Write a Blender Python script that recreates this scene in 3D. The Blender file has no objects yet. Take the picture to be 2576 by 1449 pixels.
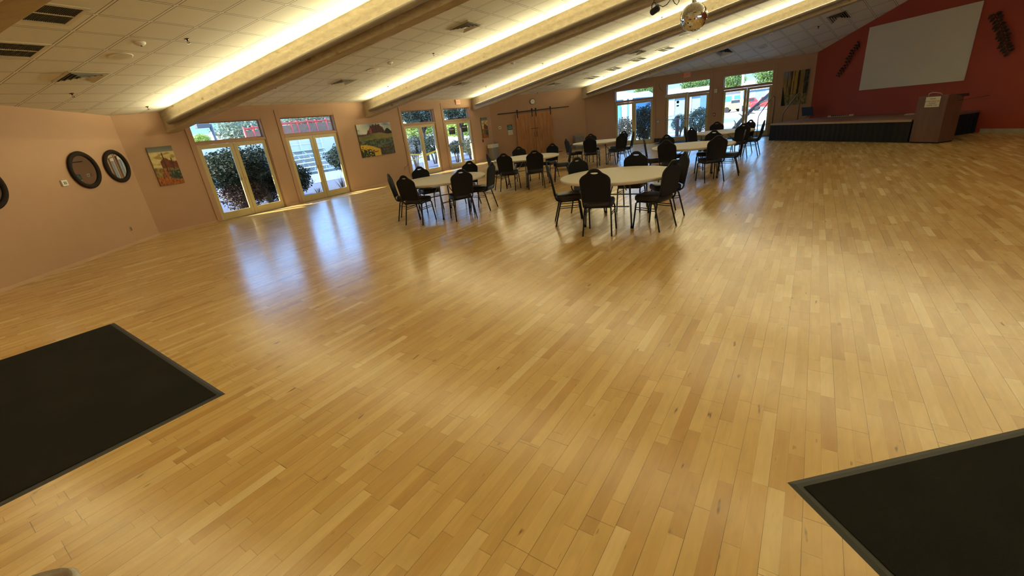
import bpy, bmesh, math, random
from mathutils import Vector, Matrix, noise
random.seed(7)
C = bpy.context.scene.collection
PI = math.pi
def rad(a): return math.radians(a)
# ------------------------------------------------------------------ camera
FPX, PITCH, ROLL, EYE = 1068.127, 0.369891, -0.11437, 1.69
cp, sp = math.cos(PITCH), math.sin(PITCH)
R0 = Vector((1, 0, 0)); U0 = Vector((0, sp, cp)); FW = Vector((0, cp, -sp))
RT = math.cos(ROLL)*R0 + math.sin(ROLL)*U0
UP = -math.sin(ROLL)*R0 + math.cos(ROLL)*U0
CAM = Vector((0, 0, EYE))
cd = bpy.data.cameras.new('camera'); cam = bpy.data.objects.new('camera', cd); C.objects.link(cam)
m = Matrix((RT, UP, -FW)).transposed().to_4x4(); m.translation = CAM
cam.matrix_world = m
cd.sensor_width = 36; cd.lens = 36*FPX/2576; cd.clip_start = .02; cd.clip_end = 2000
bpy.context.scene.camera = cam
def ray(px, py): return FW*FPX + RT*(px-1288) - UP*(py-724.5)
def flo(px, py, z=0.0):
    d = ray(px, py); return CAM + d*((z-EYE)/d.z)
def onpl(px, py, P, n):
    d = ray(px, py); return CAM + d*((P-CAM).dot(n)/d.dot(n))
def away(px, py, dist):           # point on the ray at a ground distance
    d = ray(px, py); return CAM + d*(dist/math.hypot(d.x, d.y))
def hv(deg): return Vector((math.sin(rad(deg)), math.cos(rad(deg)), 0))
# ------------------------------------------------------------------ materials
MATS = {}
def mat(name, col=(.5, .5, .5), rough=.6, metal=0, spec=.5, noise_amt=0, noise_scale=20, bump=0, bump_scale=200, coat=0, emit=None, estr=0):
    if name in MATS: return MATS[name]
    M = bpy.data.materials.new(name); M.use_nodes = True; nt = M.node_tree; N = nt.nodes; L = nt.links
    b = N['Principled BSDF']
    b.inputs['Base Color'].default_value = (*col, 1); b.inputs['Roughness'].default_value = rough
    b.inputs['Metallic'].default_value = metal; b.inputs['Specular IOR Level'].default_value = spec
    b.inputs['Coat Weight'].default_value = coat
    if emit: b.inputs['Emission Color'].default_value = (*emit, 1); b.inputs['Emission Strength'].default_value = estr
    if noise_amt:
        tc = N.new('ShaderNodeTexCoord'); nz = N.new('ShaderNodeTexNoise'); nz.inputs['Scale'].default_value = noise_scale
        nz.inputs['Detail'].default_value = 5
        L.new(tc.outputs['Object'], nz.inputs['Vector'])
        mx = N.new('ShaderNodeMix'); mx.data_type = 'RGBA'
        mx.inputs[6].default_value = (*[c*(1-noise_amt) for c in col], 1); mx.inputs[7].default_value = (*[min(1, c*(1+noise_amt)) for c in col], 1)
        L.new(nz.outputs['Fac'], mx.inputs[0]); L.new(mx.outputs[2], b.inputs['Base Color'])
    if bump:
        tc = N.new('ShaderNodeTexCoord'); nz = N.new('ShaderNodeTexNoise'); nz.inputs['Scale'].default_value = bump_scale
        L.new(tc.outputs['Object'], nz.inputs['Vector'])
        bp = N.new('ShaderNodeBump'); bp.inputs['Strength'].default_value = bump; bp.inputs['Distance'].default_value = .01
        L.new(nz.outputs['Fac'], bp.inputs['Height']); L.new(bp.outputs['Normal'], b.inputs['Normal'])
    MATS[name] = M; return M
def vmat(name, rough=.7, spec=.3):
    if name in MATS: return MATS[name]
    M = mat(name, rough=rough, spec=spec); nt = M.node_tree
    a = nt.nodes.new('ShaderNodeAttribute'); a.attribute_name = 'Col'
    nt.links.new(a.outputs['Color'], nt.nodes['Principled BSDF'].inputs['Base Color']); return M
def glassmat():
    M = bpy.data.materials.new('window_glass'); M.use_nodes = True; nt = M.node_tree; N = nt.nodes; L = nt.links
    for n in list(N): N.remove(n)
    o = N.new('ShaderNodeOutputMaterial'); t = N.new('ShaderNodeBsdfTransparent'); g = N.new('ShaderNodeBsdfGlossy')
    t.inputs['Color'].default_value = (.93, .96, .96, 1); g.inputs['Roughness'].default_value = .0
    fr = N.new('ShaderNodeFresnel'); fr.inputs['IOR'].default_value = 1.5; mx = N.new('ShaderNodeMixShader')
    ge = N.new('ShaderNodeNewGeometry'); iv = N.new('ShaderNodeMath'); iv.operation = 'SUBTRACT'; iv.inputs[0].default_value = 1; L.new(ge.outputs['Backfacing'], iv.inputs[1])
    ml = N.new('ShaderNodeMath'); ml.operation = 'MULTIPLY'; L.new(fr.outputs[0], ml.inputs[0]); L.new(iv.outputs[0], ml.inputs[1])
    L.new(ml.outputs[0], mx.inputs[0]); L.new(t.outputs[0], mx.inputs[1]); L.new(g.outputs[0], mx.inputs[2]); L.new(mx.outputs[0], o.inputs[0])
    MATS['glass'] = M; return M
GLASS = glassmat()
WALLC = (.44, .272, .168)
wallm = mat('tan_wall_paint', WALLC, .75, noise_amt=.05, noise_scale=3, bump=.15, bump_scale=300)
redm = mat('brick_red_wall_paint', (.36, .060, .032), .7, noise_amt=.08, noise_scale=2, bump=.15, bump_scale=300)
yel = mat('yellow_tan_door_paint', (.52, .42, .20), .45, noise_amt=.06, noise_scale=8)
blk = mat('black_powder_coated_steel', (.012, .012, .014), .4, metal=.3)
fabf = mat('charcoal_fabric', (.016, .017, .021), .9, spec=.2, noise_amt=.25, noise_scale=400, bump=.3, bump_scale=900)
vinyl = mat('black_vinyl_seat', (.012, .013, .015), .38, noise_amt=.2, noise_scale=20)
tabm = mat('white_plastic_tabletop', (.62, .56, .46), .55, noise_amt=.03, noise_scale=60, bump=.1, bump_scale=400)
greym = mat('grey_steel_table_leg', (.16, .17, .18), .35, metal=.6)
rub = mat('black_rubber', (.01, .01, .01), .8)
whit = mat('white_plastic', (.75, .73, .68), .5)
chrome = mat('chrome', (.8, .8, .8), .15, metal=1)
brass = mat('brass', (.7, .5, .2), .3, metal=1)
dk = mat('dark_recess', (.015, .014, .012), .9)
# wood floor: strips in pairs, seams, butt joints, knots
def woodfloor():
    M = bpy.data.materials.new('maple_strip_floor'); M.use_nodes = True; nt = M.node_tree; N = nt.nodes; L = nt.links
    b = N['Principled BSDF']
    def n(t, **k):
        x = N.new(t)
        for a, v in k.items(): setattr(x, a, v)
        return x
    def mth(op, a, c=None, d=None):
        x = n('ShaderNodeMath', operation=op)
        for i, v in enumerate((a, c, d)):
            if v is None: continue
            if isinstance(v, (int, float)): x.inputs[i].default_value = v
            else: L.new(v, x.inputs[i])
        return x.outputs[0]
    tc = n('ShaderNodeTexCoord'); mp = n('ShaderNodeMapping'); L.new(tc.outputs['Object'], mp.inputs['Vector'])
    # u along boards (heading 35.65), v across
    mp.inputs['Rotation'].default_value = (0, 0, -(PI/2-rad(35.65)))
    sx = n('ShaderNodeSeparateXYZ'); L.new(mp.outputs['Vector'], sx.inputs[0]); u, v = sx.outputs['X'], sx.outputs['Y']
    W = .1345
    v2 = mth('ADD', mth('DIVIDE', v, W/2), .37); row = mth('FLOOR', v2); fr = mth('FRACT', v2)
    prow = mth('FLOOR', mth('DIVIDE', row, 2)); pfr = mth('FRACT', mth('DIVIDE', v2, 2))
    wn = n('ShaderNodeTexWhiteNoise', noise_dimensions='1D'); L.new(row, wn.inputs['W'])
    wnp = n('ShaderNodeTexWhiteNoise', noise_dimensions='1D'); L.new(mth('ADD', prow, 91.3), wnp.inputs['W'])
    ln = mth('ADD', mth('MULTIPLY', wn.outputs['Value'], .35), .38)
    ur = mth('DIVIDE', mth('ADD', u, mth('MULTIPLY', wn.outputs['Value'], 37.0)), ln); col = mth('FLOOR', ur); ufr = mth('FRACT', ur)
    upl = mth('DIVIDE', mth('ADD', u, mth('MULTIPLY', wnp.outputs['Value'], 21.0)), 1.25); pfu = mth('FRACT', upl)
    cb = n('ShaderNodeCombineXYZ'); L.new(row, cb.inputs[0]); L.new(col, cb.inputs[1])
    wc = n('ShaderNodeTexWhiteNoise', noise_dimensions='2D'); L.new(cb.outputs[0], wc.inputs['Vector'])
    cr = n('ShaderNodeValToRGB'); e = cr.color_ramp
    cols = [(0, (.50, .29, .085)), (.06, (.56, .345, .11)), (.3, (.62, .40, .135)), (.55, (.65, .43, .15)), (.8, (.68, .46, .17)), (.94, (.74, .52, .215)), (1, (.82, .62, .30))]
    e.elements[0].position = 0; e.elements[0].color = (*cols[0][1], 1); e.elements[1].position = 1; e.elements[1].color = (*cols[-1][1], 1)
    for p_, c_ in cols[1:-1]:
        q = e.elements.new(p_); q.color = (*c_, 1)
    L.new(wc.outputs['Value'], cr.inputs[0])
    # grain
    g0 = n('ShaderNodeCombineXYZ'); L.new(mth('MULTIPLY', u, 1.6), g0.inputs[0]); L.new(mth('MULTIPLY', v, 26), g0.inputs[1]); L.new(mth('MULTIPLY', wc.outputs['Value'], 50), g0.inputs[2])
    gn = n('ShaderNodeTexNoise'); gn.inputs['Scale'].default_value = 1.5; gn.inputs['Detail'].default_value = 8; gn.inputs['Roughness'].default_value = .62; gn.inputs['Distortion'].default_value = .6
    L.new(g0.outputs[0], gn.inputs['Vector'])
    bl0 = n('ShaderNodeCombineXYZ'); L.new(mth('MULTIPLY', u, 3.0), bl0.inputs[0]); L.new(mth('MULTIPLY', v, 11), bl0.inputs[1]); L.new(mth('MULTIPLY', wc.outputs['Value'], 30), bl0.inputs[2])
    bl = n('ShaderNodeTexNoise'); bl.inputs['Scale'].default_value = 1.0; bl.inputs['Detail'].default_value = 3; bl.inputs['Distortion'].default_value = 1.5; L.new(bl0.outputs[0], bl.inputs['Vector'])
    gv = mth('ADD', mth('ADD', mth('MULTIPLY', gn.outputs['Fac'], .26), mth('MULTIPLY', bl.outputs['Fac'], .30)), .72)
    # knots / dark mineral flecks
    g1 = n('ShaderNodeCombineXYZ'); L.new(mth('MULTIPLY', u, 2.2), g1.inputs[0]); L.new(mth('MULTIPLY', v, 9), g1.inputs[1])
    kn = n('ShaderNodeTexNoise'); kn.inputs['Scale'].default_value = 2.4; kn.inputs['Detail'].default_value = 2; L.new(g1.outputs[0], kn.inputs['Vector'])
    kf = n('ShaderNodeMapRange'); kf.inputs[1].default_value = .70; kf.inputs[2].default_value = .76; kf.inputs[3].default_value = 0; kf.inputs[4].default_value = .75; L.new(kn.outputs['Fac'], kf.inputs[0])
    # seams
    def edge(f, w): return mth('ADD', mth('LESS_THAN', f, w), mth('GREATER_THAN', f, 1-w))
    s_pl = edge(pfr, .009); s_b = mth('LESS_THAN', pfu, .0025); s_row = mth('MULTIPLY', edge(fr, .010), .22); s_c = mth('MULTIPLY', mth('LESS_THAN', ufr, .006), .35)
    # seams vary in darkness
    sv = n('ShaderNodeTexNoise'); sv.inputs['Scale'].default_value = .9; L.new(tc.outputs['Object'], sv.inputs['Vector'])
    seam = mth('MINIMUM', mth('ADD', mth('MULTIPLY', mth('MAXIMUM', s_pl, s_b), mth('ADD', mth('MULTIPLY', sv.outputs['Fac'], 1.1), 0.02)), mth('ADD', s_row, s_c)), .85)
    m1 = n('ShaderNodeMix', data_type='RGBA', blend_type='MULTIPLY'); m1.inputs[0].default_value = 1
    L.new(cr.outputs[0], m1.inputs[6]); cg = n('ShaderNodeCombineColor'); [L.new(gv, cg.inputs[i]) for i in range(3)]; L.new(cg.outputs[0], m1.inputs[7])
    m2 = n('ShaderNodeMix', data_type='RGBA'); L.new(mth('MAXIMUM', seam, kf.outputs[0]), m2.inputs[0]); L.new(m1.outputs[2], m2.inputs[6]); m2.inputs[7].default_value = (.075, .036, .012, 1)
    L.new(m2.outputs[2], b.inputs['Base Color'])
    # satin varnish, scuffed, cupped boards
    rn = n('ShaderNodeTexNoise'); rn.inputs['Scale'].default_value = 1.3; rn.inputs['Detail'].default_value = 6; L.new(tc.outputs['Object'], rn.inputs['Vector'])
    rr_ = n('ShaderNodeMapRange'); rr_.inputs[3].default_value = .17; rr_.inputs[4].default_value = .27; L.new(rn.outputs['Fac'], rr_.inputs[0]); L.new(rr_.outputs[0], b.inputs['Roughness'])
    b.inputs['Specular IOR Level'].default_value = 1.0
    cup = mth('MULTIPLY', mth('SINE', mth('MULTIPLY', pfr, PI)), .5)
    tilt = mth('MULTIPLY', mth('MULTIPLY', mth('SUBTRACT', wnp.outputs['Value'], .5), .5), pfr)
    wv = n('ShaderNodeTexNoise'); wv.inputs['Scale'].default_value = 2.2; wv.inputs['Detail'].default_value = 3; L.new(g1.outputs[0], wv.inputs['Vector'])
    hh = mth('SUBTRACT', mth('ADD', mth('ADD', cup, tilt), mth('MULTIPLY', wv.outputs['Fac'], .8)), mth('MULTIPLY', seam, .4))
    bp = n('ShaderNodeBump'); bp.inputs['Strength'].default_value = .35; bp.inputs['Distance'].default_value = .0011; L.new(hh, bp.inputs['Height']); L.new(bp.outputs[0], b.inputs['Normal'])
    return M
def tilemat():
    M = bpy.data.materials.new('lay_in_ceiling_tile'); M.use_nodes = True; nt = M.node_tree; N = nt.nodes; L = nt.links
    b = N['Principled BSDF']; b.inputs['Roughness'].default_value = .8
    uv = N.new('ShaderNodeUVMap'); uv.uv_map = 'UVMap'; s = N.new('ShaderNodeSeparateXYZ'); L.new(uv.outputs[0], s.inputs[0])
    def mth(op, a, c=None):
        x = N.new('ShaderNodeMath'); x.operation = op
        for i, v in enumerate((a, c)):
            if v is None: continue
            if isinstance(v, (int, float)): x.inputs[i].default_value = v
            else: L.new(v, x.inputs[i])
        return x.outputs[0]
    def near(o):
        f = mth('FRACT', mth('DIVIDE', o, .61)); d = mth('MINIMUM', f, mth('SUBTRACT', 1, f)); return d
    dx, dy = near(s.outputs[0]), near(s.outputs[1]); d = mth('MINIMUM', dx, dy)
    bar = mth('LESS_THAN', d, .020); groove = mth('LESS_THAN', d, .042)
    mp = N.new('ShaderNodeTexNoise'); mp.inputs['Scale'].default_value = 90; mp.inputs['Detail'].default_value = 6; L.new(uv.outputs[0], mp.inputs['Vector'])
    fl = N.new('ShaderNodeCombineXYZ'); L.new(mth('FLOOR', mth('DIVIDE', s.outputs[0], .61)), fl.inputs[0]); L.new(mth('FLOOR', mth('DIVIDE', s.outputs[1], .61)), fl.inputs[1])
    wn = N.new('ShaderNodeTexWhiteNoise'); wn.noise_dimensions = '2D'; L.new(fl.outputs[0], wn.inputs['Vector'])
    val = mth('ADD', mth('ADD', mth('MULTIPLY', mp.outputs['Fac'], .10), mth('MULTIPLY', wn.outputs['Value'], .04)), .60)
    v2 = mth('SUBTRACT', val, mth('MULTIPLY', mth('SUBTRACT', groove, bar), .42)); v3 = mth('ADD', v2, mth('MULTIPLY', bar, .10))  # T-bar highlight and the dark lines beside it are put into the colour
    mx = N.new('ShaderNodeMix'); mx.data_type = 'RGBA'; L.new(v3, mx.inputs[0]); mx.inputs[6].default_value = (0, 0, 0, 1); mx.inputs[7].default_value = (1.0, .97, .88, 1)
    L.new(mx.outputs[2], b.inputs['Base Color'])
    bp = N.new('ShaderNodeBump'); bp.inputs['Strength'].default_value = .8; bp.inputs['Distance'].default_value = .008
    L.new(mth('ADD', mth('MULTIPLY', bar, 1.0), mth('MULTIPLY', mp.outputs['Fac'], .12)), bp.inputs['Height']); L.new(bp.outputs[0], b.inputs['Normal'])
    return M
def woodmat(name, c1, c2, rough=.55, sc=(1, 18, 18), knots=True, dark=(.12, .05, .02)):
    if name in MATS: return MATS[name]
    M = mat(name, c1, rough); nt = M.node_tree; N = nt.nodes; L = nt.links; b = N['Principled BSDF']
    tc = N.new('ShaderNodeTexCoord'); mp = N.new('ShaderNodeMapping'); mp.inputs['Scale'].default_value = sc; L.new(tc.outputs['Object'], mp.inputs[0])
    nz = N.new('ShaderNodeTexNoise'); nz.inputs['Scale'].default_value = 1.3; nz.inputs['Detail'].default_value = 8; nz.inputs['Distortion'].default_value = .8; L.new(mp.outputs[0], nz.inputs['Vector'])
    mx = N.new('ShaderNodeMix'); mx.data_type = 'RGBA'; mx.inputs[6].default_value = (*c1, 1); mx.inputs[7].default_value = (*c2, 1)
    mr = N.new('ShaderNodeMapRange'); mr.inputs[1].default_value = .3; mr.inputs[2].default_value = .7; L.new(nz.outputs['Fac'], mr.inputs[0]); L.new(mr.outputs[0], mx.inputs[0])
    out = mx.outputs[2]
    if knots:
        m2 = N.new('ShaderNodeMapping'); m2.inputs['Scale'].default_value = tuple(max(.9, s*.28) for s in sc); L.new(tc.outputs['Object'], m2.inputs[0])
        k = N.new('ShaderNodeTexNoise'); k.inputs['Scale'].default_value = 2.3; k.inputs['Detail'].default_value = 1; L.new(m2.outputs[0], k.inputs['Vector'])
        r = N.new('ShaderNodeMapRange'); r.inputs[1].default_value = .70; r.inputs[2].default_value = .78; L.new(k.outputs['Fac'], r.inputs[0])
        m3 = N.new('ShaderNodeMix'); m3.data_type = 'RGBA'; m3.inputs[7].default_value = (*dark, 1); L.new(r.outputs[0], m3.inputs[0]); L.new(out, m3.inputs[6]); out = m3.outputs[2]
    L.new(out, b.inputs['Base Color']); return M
FLOORM, TILEM = woodfloor(), tilemat()
# ------------------------------------------------------------------ mesh helpers
class MB:
    def __init__(s): s.v = []; s.f = []; s.sm = []
    def box(s, x0, x1, y0, y1, z0, z1, M=None):
        i = len(s.v)
        p = [(x0, y0, z0), (x1, y0, z0), (x1, y1, z0), (x0, y1, z0), (x0, y0, z1), (x1, y0, z1), (x1, y1, z1), (x0, y1, z1)]
        s.v += [tuple(M @ Vector(q)) if M else q for q in p]
        for f in ((0, 3, 2, 1), (4, 5, 6, 7), (0, 1, 5, 4), (1, 2, 6, 5), (2, 3, 7, 6), (3, 0, 4, 7)): s.f.append(tuple(i+k for k in f)); s.sm.append(False)
        return s
    def poly(s, pts):
        i = len(s.v); s.v += [tuple(p) for p in pts]; s.f.append(tuple(range(i, i+len(pts)))); s.sm.append(False); return s
    def tube(s, pts, r, n=8, closed=False, cap=True):
        pts = [Vector(p) for p in pts]; k = len(pts); i0 = len(s.v)
        rs = r if isinstance(r, (list, tuple)) else [r]*k
        prev = None
        for j, p in enumerate(pts):
            a = pts[(j-1) % k] if (j or closed) else p; b_ = pts[(j+1) % k] if (j < k-1 or closed) else p
            t = (b_-a).normalized()
            if prev is None:
                q = Vector((0, 0, 1)) if abs(t.z) < .9 else Vector((1, 0, 0)); x = t.cross(q).normalized()
            else: x = (prev - t*prev.dot(t)).normalized()
            prev = x; y = t.cross(x)
            for m_ in range(n):
                a_ = 2*PI*m_/n; s.v.append(tuple(p+(x*math.cos(a_)+y*math.sin(a_))*rs[j]))
        for j in range(k if closed else k-1):
            for m_ in range(n):
                A = i0+j*n+m_; B = i0+j*n+(m_+1) % n; D = i0+((j+1) % k)*n+m_; E = i0+((j+1) % k)*n+(m_+1) % n
                s.f.append((A, B, E, D)); s.sm.append(True)
        if cap and not closed:
            s.f.append(tuple(i0+m_ for m_ in range(n))[::-1]); s.sm.append(False)
            s.f.append(tuple(i0+(k-1)*n+m_ for m_ in range(n))); s.sm.append(False)
        return s
    def lathe(s, prof, n=24, c=(0, 0, 0), cap=True):      # prof: (r,z)
        i0 = len(s.v)
        for r, z in prof:
            for m_ in range(n):
                a = 2*PI*m_/n; s.v.append((c[0]+r*math.cos(a), c[1]+r*math.sin(a), c[2]+z))
        for j in range(len(prof)-1):
            for m_ in range(n):
                A = i0+j*n+m_; B = i0+j*n+(m_+1) % n; s.f.append((A, B, B+n, A+n)); s.sm.append(True)
        if cap:
            s.f.append(tuple(i0+m_ for m_ in range(n))[::-1]); s.sm.append(False)
            k = len(prof)-1; s.f.append(tuple(i0+k*n+m_ for m_ in range(n))); s.sm.append(False)
        return s
    def disc_y(s, cx, cz, r, y0, y1, n=24):                # short cylinder whose axis is local Y
        i0 = len(s.v)
        for y in (y0, y1):
            for m_ in range(n):
                a = 2*PI*m_/n; s.v.append((cx+r*math.cos(a), y, cz+r*math.sin(a)))
        for m_ in range(n): s.f.append((i0+m_, i0+(m_+1) % n, i0+n+(m_+1) % n, i0+n+m_)); s.sm.append(True)
        s.f.append(tuple(i0+m_ for m_ in range(n))[::-1]); s.sm.append(False); s.f.append(tuple(i0+n+m_ for m_ in range(n))); s.sm.append(False)
        return s
    def build(s, name, m_, parent=None, loc=(0, 0, 0), rz=0, bevel=0, seg=2, mesh_only=False):
        me = bpy.data.meshes.new(name); me.from_pydata(s.v, [], s.f); me.update()
        me.polygons.foreach_set('use_smooth', s.sm)
        bm = bmesh.new(); bm.from_mesh(me); bmesh.ops.recalc_face_normals(bm, faces=bm.faces); bm.to_mesh(me); bm.free()
        if m_: me.materials.append(m_)
        o = bpy.data.objects.new(name, me); C.objects.link(o); o.location = loc; o.rotation_euler = (0, 0, rz)
        if parent: o.parent = parent
        if bevel:
            b = o.modifiers.new('bevel', 'BEVEL'); b.width = bevel; b.segments = seg; b.limit_method = 'ANGLE'; b.angle_limit = rad(40)
        return o
def tag(o, label, cat, group=None, kind=None):
    if label: o['label'] = label
    if cat: o['category'] = cat
    if group: o['group'] = group
    if kind: o['kind'] = kind
    return o
def thing(name, label, cat, loc=(0, 0, 0), rz=0, group=None):
    o = bpy.data.objects.new(name, None); C.objects.link(o); o.location = loc; o.rotation_euler = (0, 0, rz); o.empty_display_size = .1
    return tag(o, label, cat, group)
def struct(o, label=None):
    o['kind'] = 'structure'
    if label: o['label'] = label
    return o
def sent(name, loc=(0, 0, 0), rz=0, label=None):
    o = bpy.data.objects.new(name, None); C.objects.link(o); o.location = loc; o.rotation_euler = (0, 0, rz); return struct(o, label)
def dup(root, loc, rz, label, group=None):
    r = root.copy(); C.objects.link(r); r.location = loc; r.rotation_euler = (0, 0, rz); r['label'] = label
    if group: r['group'] = group
    for ch in list(root.children):
        c = ch.copy(); C.objects.link(c); c.parent = r
        for g in list(ch.children):
            d = g.copy(); C.objects.link(d); d.parent = c
    return r
def text(name, s, size, m_, parent, loc, rot, ext=.001, align='CENTER', sx=1):
    cu = bpy.data.curves.new(name, 'FONT'); cu.body = s; cu.size = size; cu.extrude = ext; cu.align_x = align; cu.align_y = 'CENTER'
    cu.materials.append(m_); o = bpy.data.objects.new(name, cu); C.objects.link(o); o.location = loc; o.rotation_euler = rot; o.scale = (sx, 1, 1)
    dg = bpy.context.evaluated_depsgraph_get(); dg.update(); me = bpy.data.meshes.new_from_object(o.evaluated_get(dg)); bpy.data.objects.remove(o)
    o = bpy.data.objects.new(name, me); C.objects.link(o); o.location = loc; o.rotation_euler = rot; o.scale = (sx, 1, 1)
    if parent: o.parent = parent
    return o
# ------------------------------------------------------------------ plan of the room
hB = 34.585; b_ = hv(hB); PB = Vector((-5.2821, 15.6235, 0)); nB = Vector((math.cos(rad(hB)), -math.sin(rad(hB)), 0))
hD = 124.585; d_ = hv(hD); PD = Vector((7.7481, 21.8053, 0)); nD = Vector((math.cos(rad(hD)), -math.sin(rad(hD)), 0))
cAB = PB - b_*5.89; cBC = PB + b_*9.15; cCD = PD - d_*3.52; cDE = PD + d_*6.27
hA = -4.61; a_ = hv(hA)
dC = cCD-cBC; LC = dC.length; hC = math.degrees(math.atan2(dC.x, dC.y))
hE = 172.3; e_ = hv(hE); nE = Vector((math.cos(rad(hE)), -math.sin(rad(hE)), 0))
cBA = cAB - a_*6.74                       # back left corner
cEB = cDE + e_*24.0
cBK = Vector((9.92, -10.04, 0))
HUB = Vector((21.1, -4.58, 6.88))
def rzh(h): return PI/2-rad(h)
class Wall:
    def __init__(s, P, h, n): s.P, s.h, s.rz = P, h, rzh(h); s.d = hv(h); s.n = n
    def at(s, x, z=0, off=0): return s.P + s.d*x + s.n*off + Vector((0, 0, z))   # off: metres into the room
    def px(s, x, y, off=0):
        q = onpl(x, y, s.P+s.n*off, s.n); return ((q-s.P).dot(s.d), q.z)
def inn(h): return Vector((math.cos(rad(h)), -math.sin(rad(h)), 0))
WA = Wall(cAB, hA, inn(hA)); WB = Wall(PB, hB, nB); WC = Wall(cBC, hC, inn(hC)); WD = Wall(PD, hD, nD); WE = Wall(cDE, hE, nE)
TH = .2
def wallmesh(name, W, s0, s1, top, m_, holes=(), label=None, hz=2.58, z0=-.3):
    mb = MB(); x = s0
    for c, hw in holes:
        mb.box(x, c-hw, 0, TH, z0, top); mb.box(c-hw, c+hw, 0, TH, hz, top); mb.box(c-hw, c+hw, 0, TH, z0, 0); x = c+hw
    mb.box(x, s1, 0, TH, z0, top)
    return struct(mb.build(name, m_, loc=W.P, rz=W.rz), label)
DB = [-3.455, -.98, 4.01, 6.51]; DD = [-.98, 1.49, 3.91]
wallmesh('wall_left', WA, -6.94, TH*.5, 3.3, wallm)
wallmesh('wall_window', WB, -5.89, 9.15, 3.3, wallm, [(c, .95) for c in DB])
wallmesh('wall_back', WC, 0, LC, 3.3, wallm)
wallmesh('wall_entrance', WD, -3.52, 6.27, 3.5, wallm, [(c, .95) for c in DD])
wallmesh('wall_stage', WE, -TH, 24, 9.5, redm)
WF = Wall(cEB, math.degrees(math.atan2((cBK-cEB).x, (cBK-cEB).y)), None); WF.n = inn(WF.h)
WG = Wall(cBK, math.degrees(math.atan2((cBA-cBK).x, (cBA-cBK).y)), None); WG.n = inn(WG.h)
LF = (cBK-cEB).length; LG = (cBA-cBK).length
HF = [1.4, 3.8, 6.2]  # openings added in the unseen right wall to admit daylight
wallmesh('wall_right', WF, 0, LF, 9.5, wallm, [(c, .95) for c in HF])
HG = [3.0, 6.0, 9.0]  # openings added in the unseen front wall for more daylight
wallmesh('wall_front', WG, 0, LG, 9.5, wallm, [(c, .95) for c in HG])
# floor
fl = MB().poly([cBA, cBK, cEB, cDE, cCD, cBC, cAB]); fl.build('floor', FLOORM)['kind'] = 'structure'
# ceiling: plain bays between the radial beams, tilted up towards a common hub
BS = {0: None, 1: Vector((-8.01, 11.67, 2.87)), 2: Vector((-4.46, 16.82, 2.92)), 3: Vector((-.84, 22.07, 2.92)), 4: Vector((4.83, 23.83, 2.93))}
A1 = Vector((cAB.x, cAB.y, 2.80)); A2 = Vector((-8.45, 8.36, 2.905))
def plane_n(a, b, c):
    n = (b-a).cross(c-a).normalized(); return n if n.z > 0 else -n
N0 = plane_n(A1, A2, HUB)
def zon(P, n, X): return P.z - (n.x*(X[0]-P.x)+n.y*(X[1]-P.y))/n.z
b0 = Vector((-8.21, 5.99, 0)); b0.z = zon(A1, N0, b0); BS[0] = b0
b1x = BS[1].copy(); b1x.z = zon(A1, N0, b1x)
apex = Vector((14.2, 8.47, 5.95)); 
z3 = lambda P, z: Vector((P.x, P.y, z))
bays = []   # (points, heading of u axis, anchor)
N1 = plane_n(BS[2], BS[3], HUB)
n_up = N1
bA = cBA.copy(); bA.z = 2.95; bKz = z3(cBK, 2.95); eBz = z3(cEB, 3.2)
DN = Vector((-math.cos(rad(hD))*0, 0, 0))
# door-side plane: level along that wall, rising .41 per metre inward
nd_in = nD; sD = .41
NDp = Vector((-nd_in.x*sD, -nd_in.y*sD, 1)).normalized()
PDz = Vector((PD.x, PD.y, 2.95))
def zD(X): return zon(PDz, NDp, X)
ap = Vector((14.2, 8.47, 0)); ap.z = zD(ap)
dcd = z3(cCD, zD(cCD)); dde = z3(cDE, zD(cDE)); 
bays.append(([HUB, BS[0], bA], 15, (-4.9, 5.6)))
bays.append(([HUB, Vector((b1x.x, b1x.y, b1x.z)), A1, A2, BS[0]], 24.7, (-4.887, 5.640)))
bays.append(([HUB, BS[2], z3(PB-b_*4.81, 2.92)], 32.8, (-.122, 9.785)))
bays.append(([HUB, BS[3], BS[2]], 40, (.9, 12)))
bays.append(([HUB, BS[4], z3(cBC, 2.92), BS[3]], 51, (4, 16)))
bays.append(([dcd, ap, z3(cDE+e_*9.9, zD(cDE+e_*9.9)), dde], 55, tuple(WD.at(4.53)[:2])))
bays.append(([HUB, bKz, bA], 15, (0, 0)))
bays.append(([HUB, eBz, bKz], 15, (0, 0)))
bays.append(([HUB+Vector((0, 0, .01)), ap, z3(cEB, 3.2)], 15, (0, 0)))
for k_, (pts, hu, an) in enumerate(bays):
    if len(pts) > 3 and k_ in (1, 4):
        a3 = (A1, A2, HUB) if k_ == 1 else (HUB, BS[4], z3(cBC, 2.92)); n = plane_n(*a3)
        for i_, p in enumerate(pts): pts[i_] = z3(p, zon(a3[0], n, p))
vs, fs, uvs = [], [], []
PL = []
for pts, hu, an in bays:
    n = plane_n(pts[0], pts[1], pts[2]); PL.append((pts[1], n))
    u = hv(hu); u = (u - n*u.dot(n)).normalized(); v = n.cross(u); A = Vector((an[0], an[1], zon(pts[1], n, an)))
    i = len(vs); vs += [tuple(p) for p in pts]; fs.append(tuple(range(i, i+len(pts)))); uvs += [((p-A).dot(u), (p-A).dot(v)) for p in pts]
me = bpy.data.meshes.new('ceiling'); me.from_pydata(vs, [], fs); me.materials.append(TILEM)
ul = me.uv_layers.new(name='UVMap')
for lp in me.loops: ul.data[lp.index].uv = uvs[lp.vertex_index]
ceil = bpy.data.objects.new('ceiling', me); C.objects.link(ceil); struct(ceil)
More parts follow.
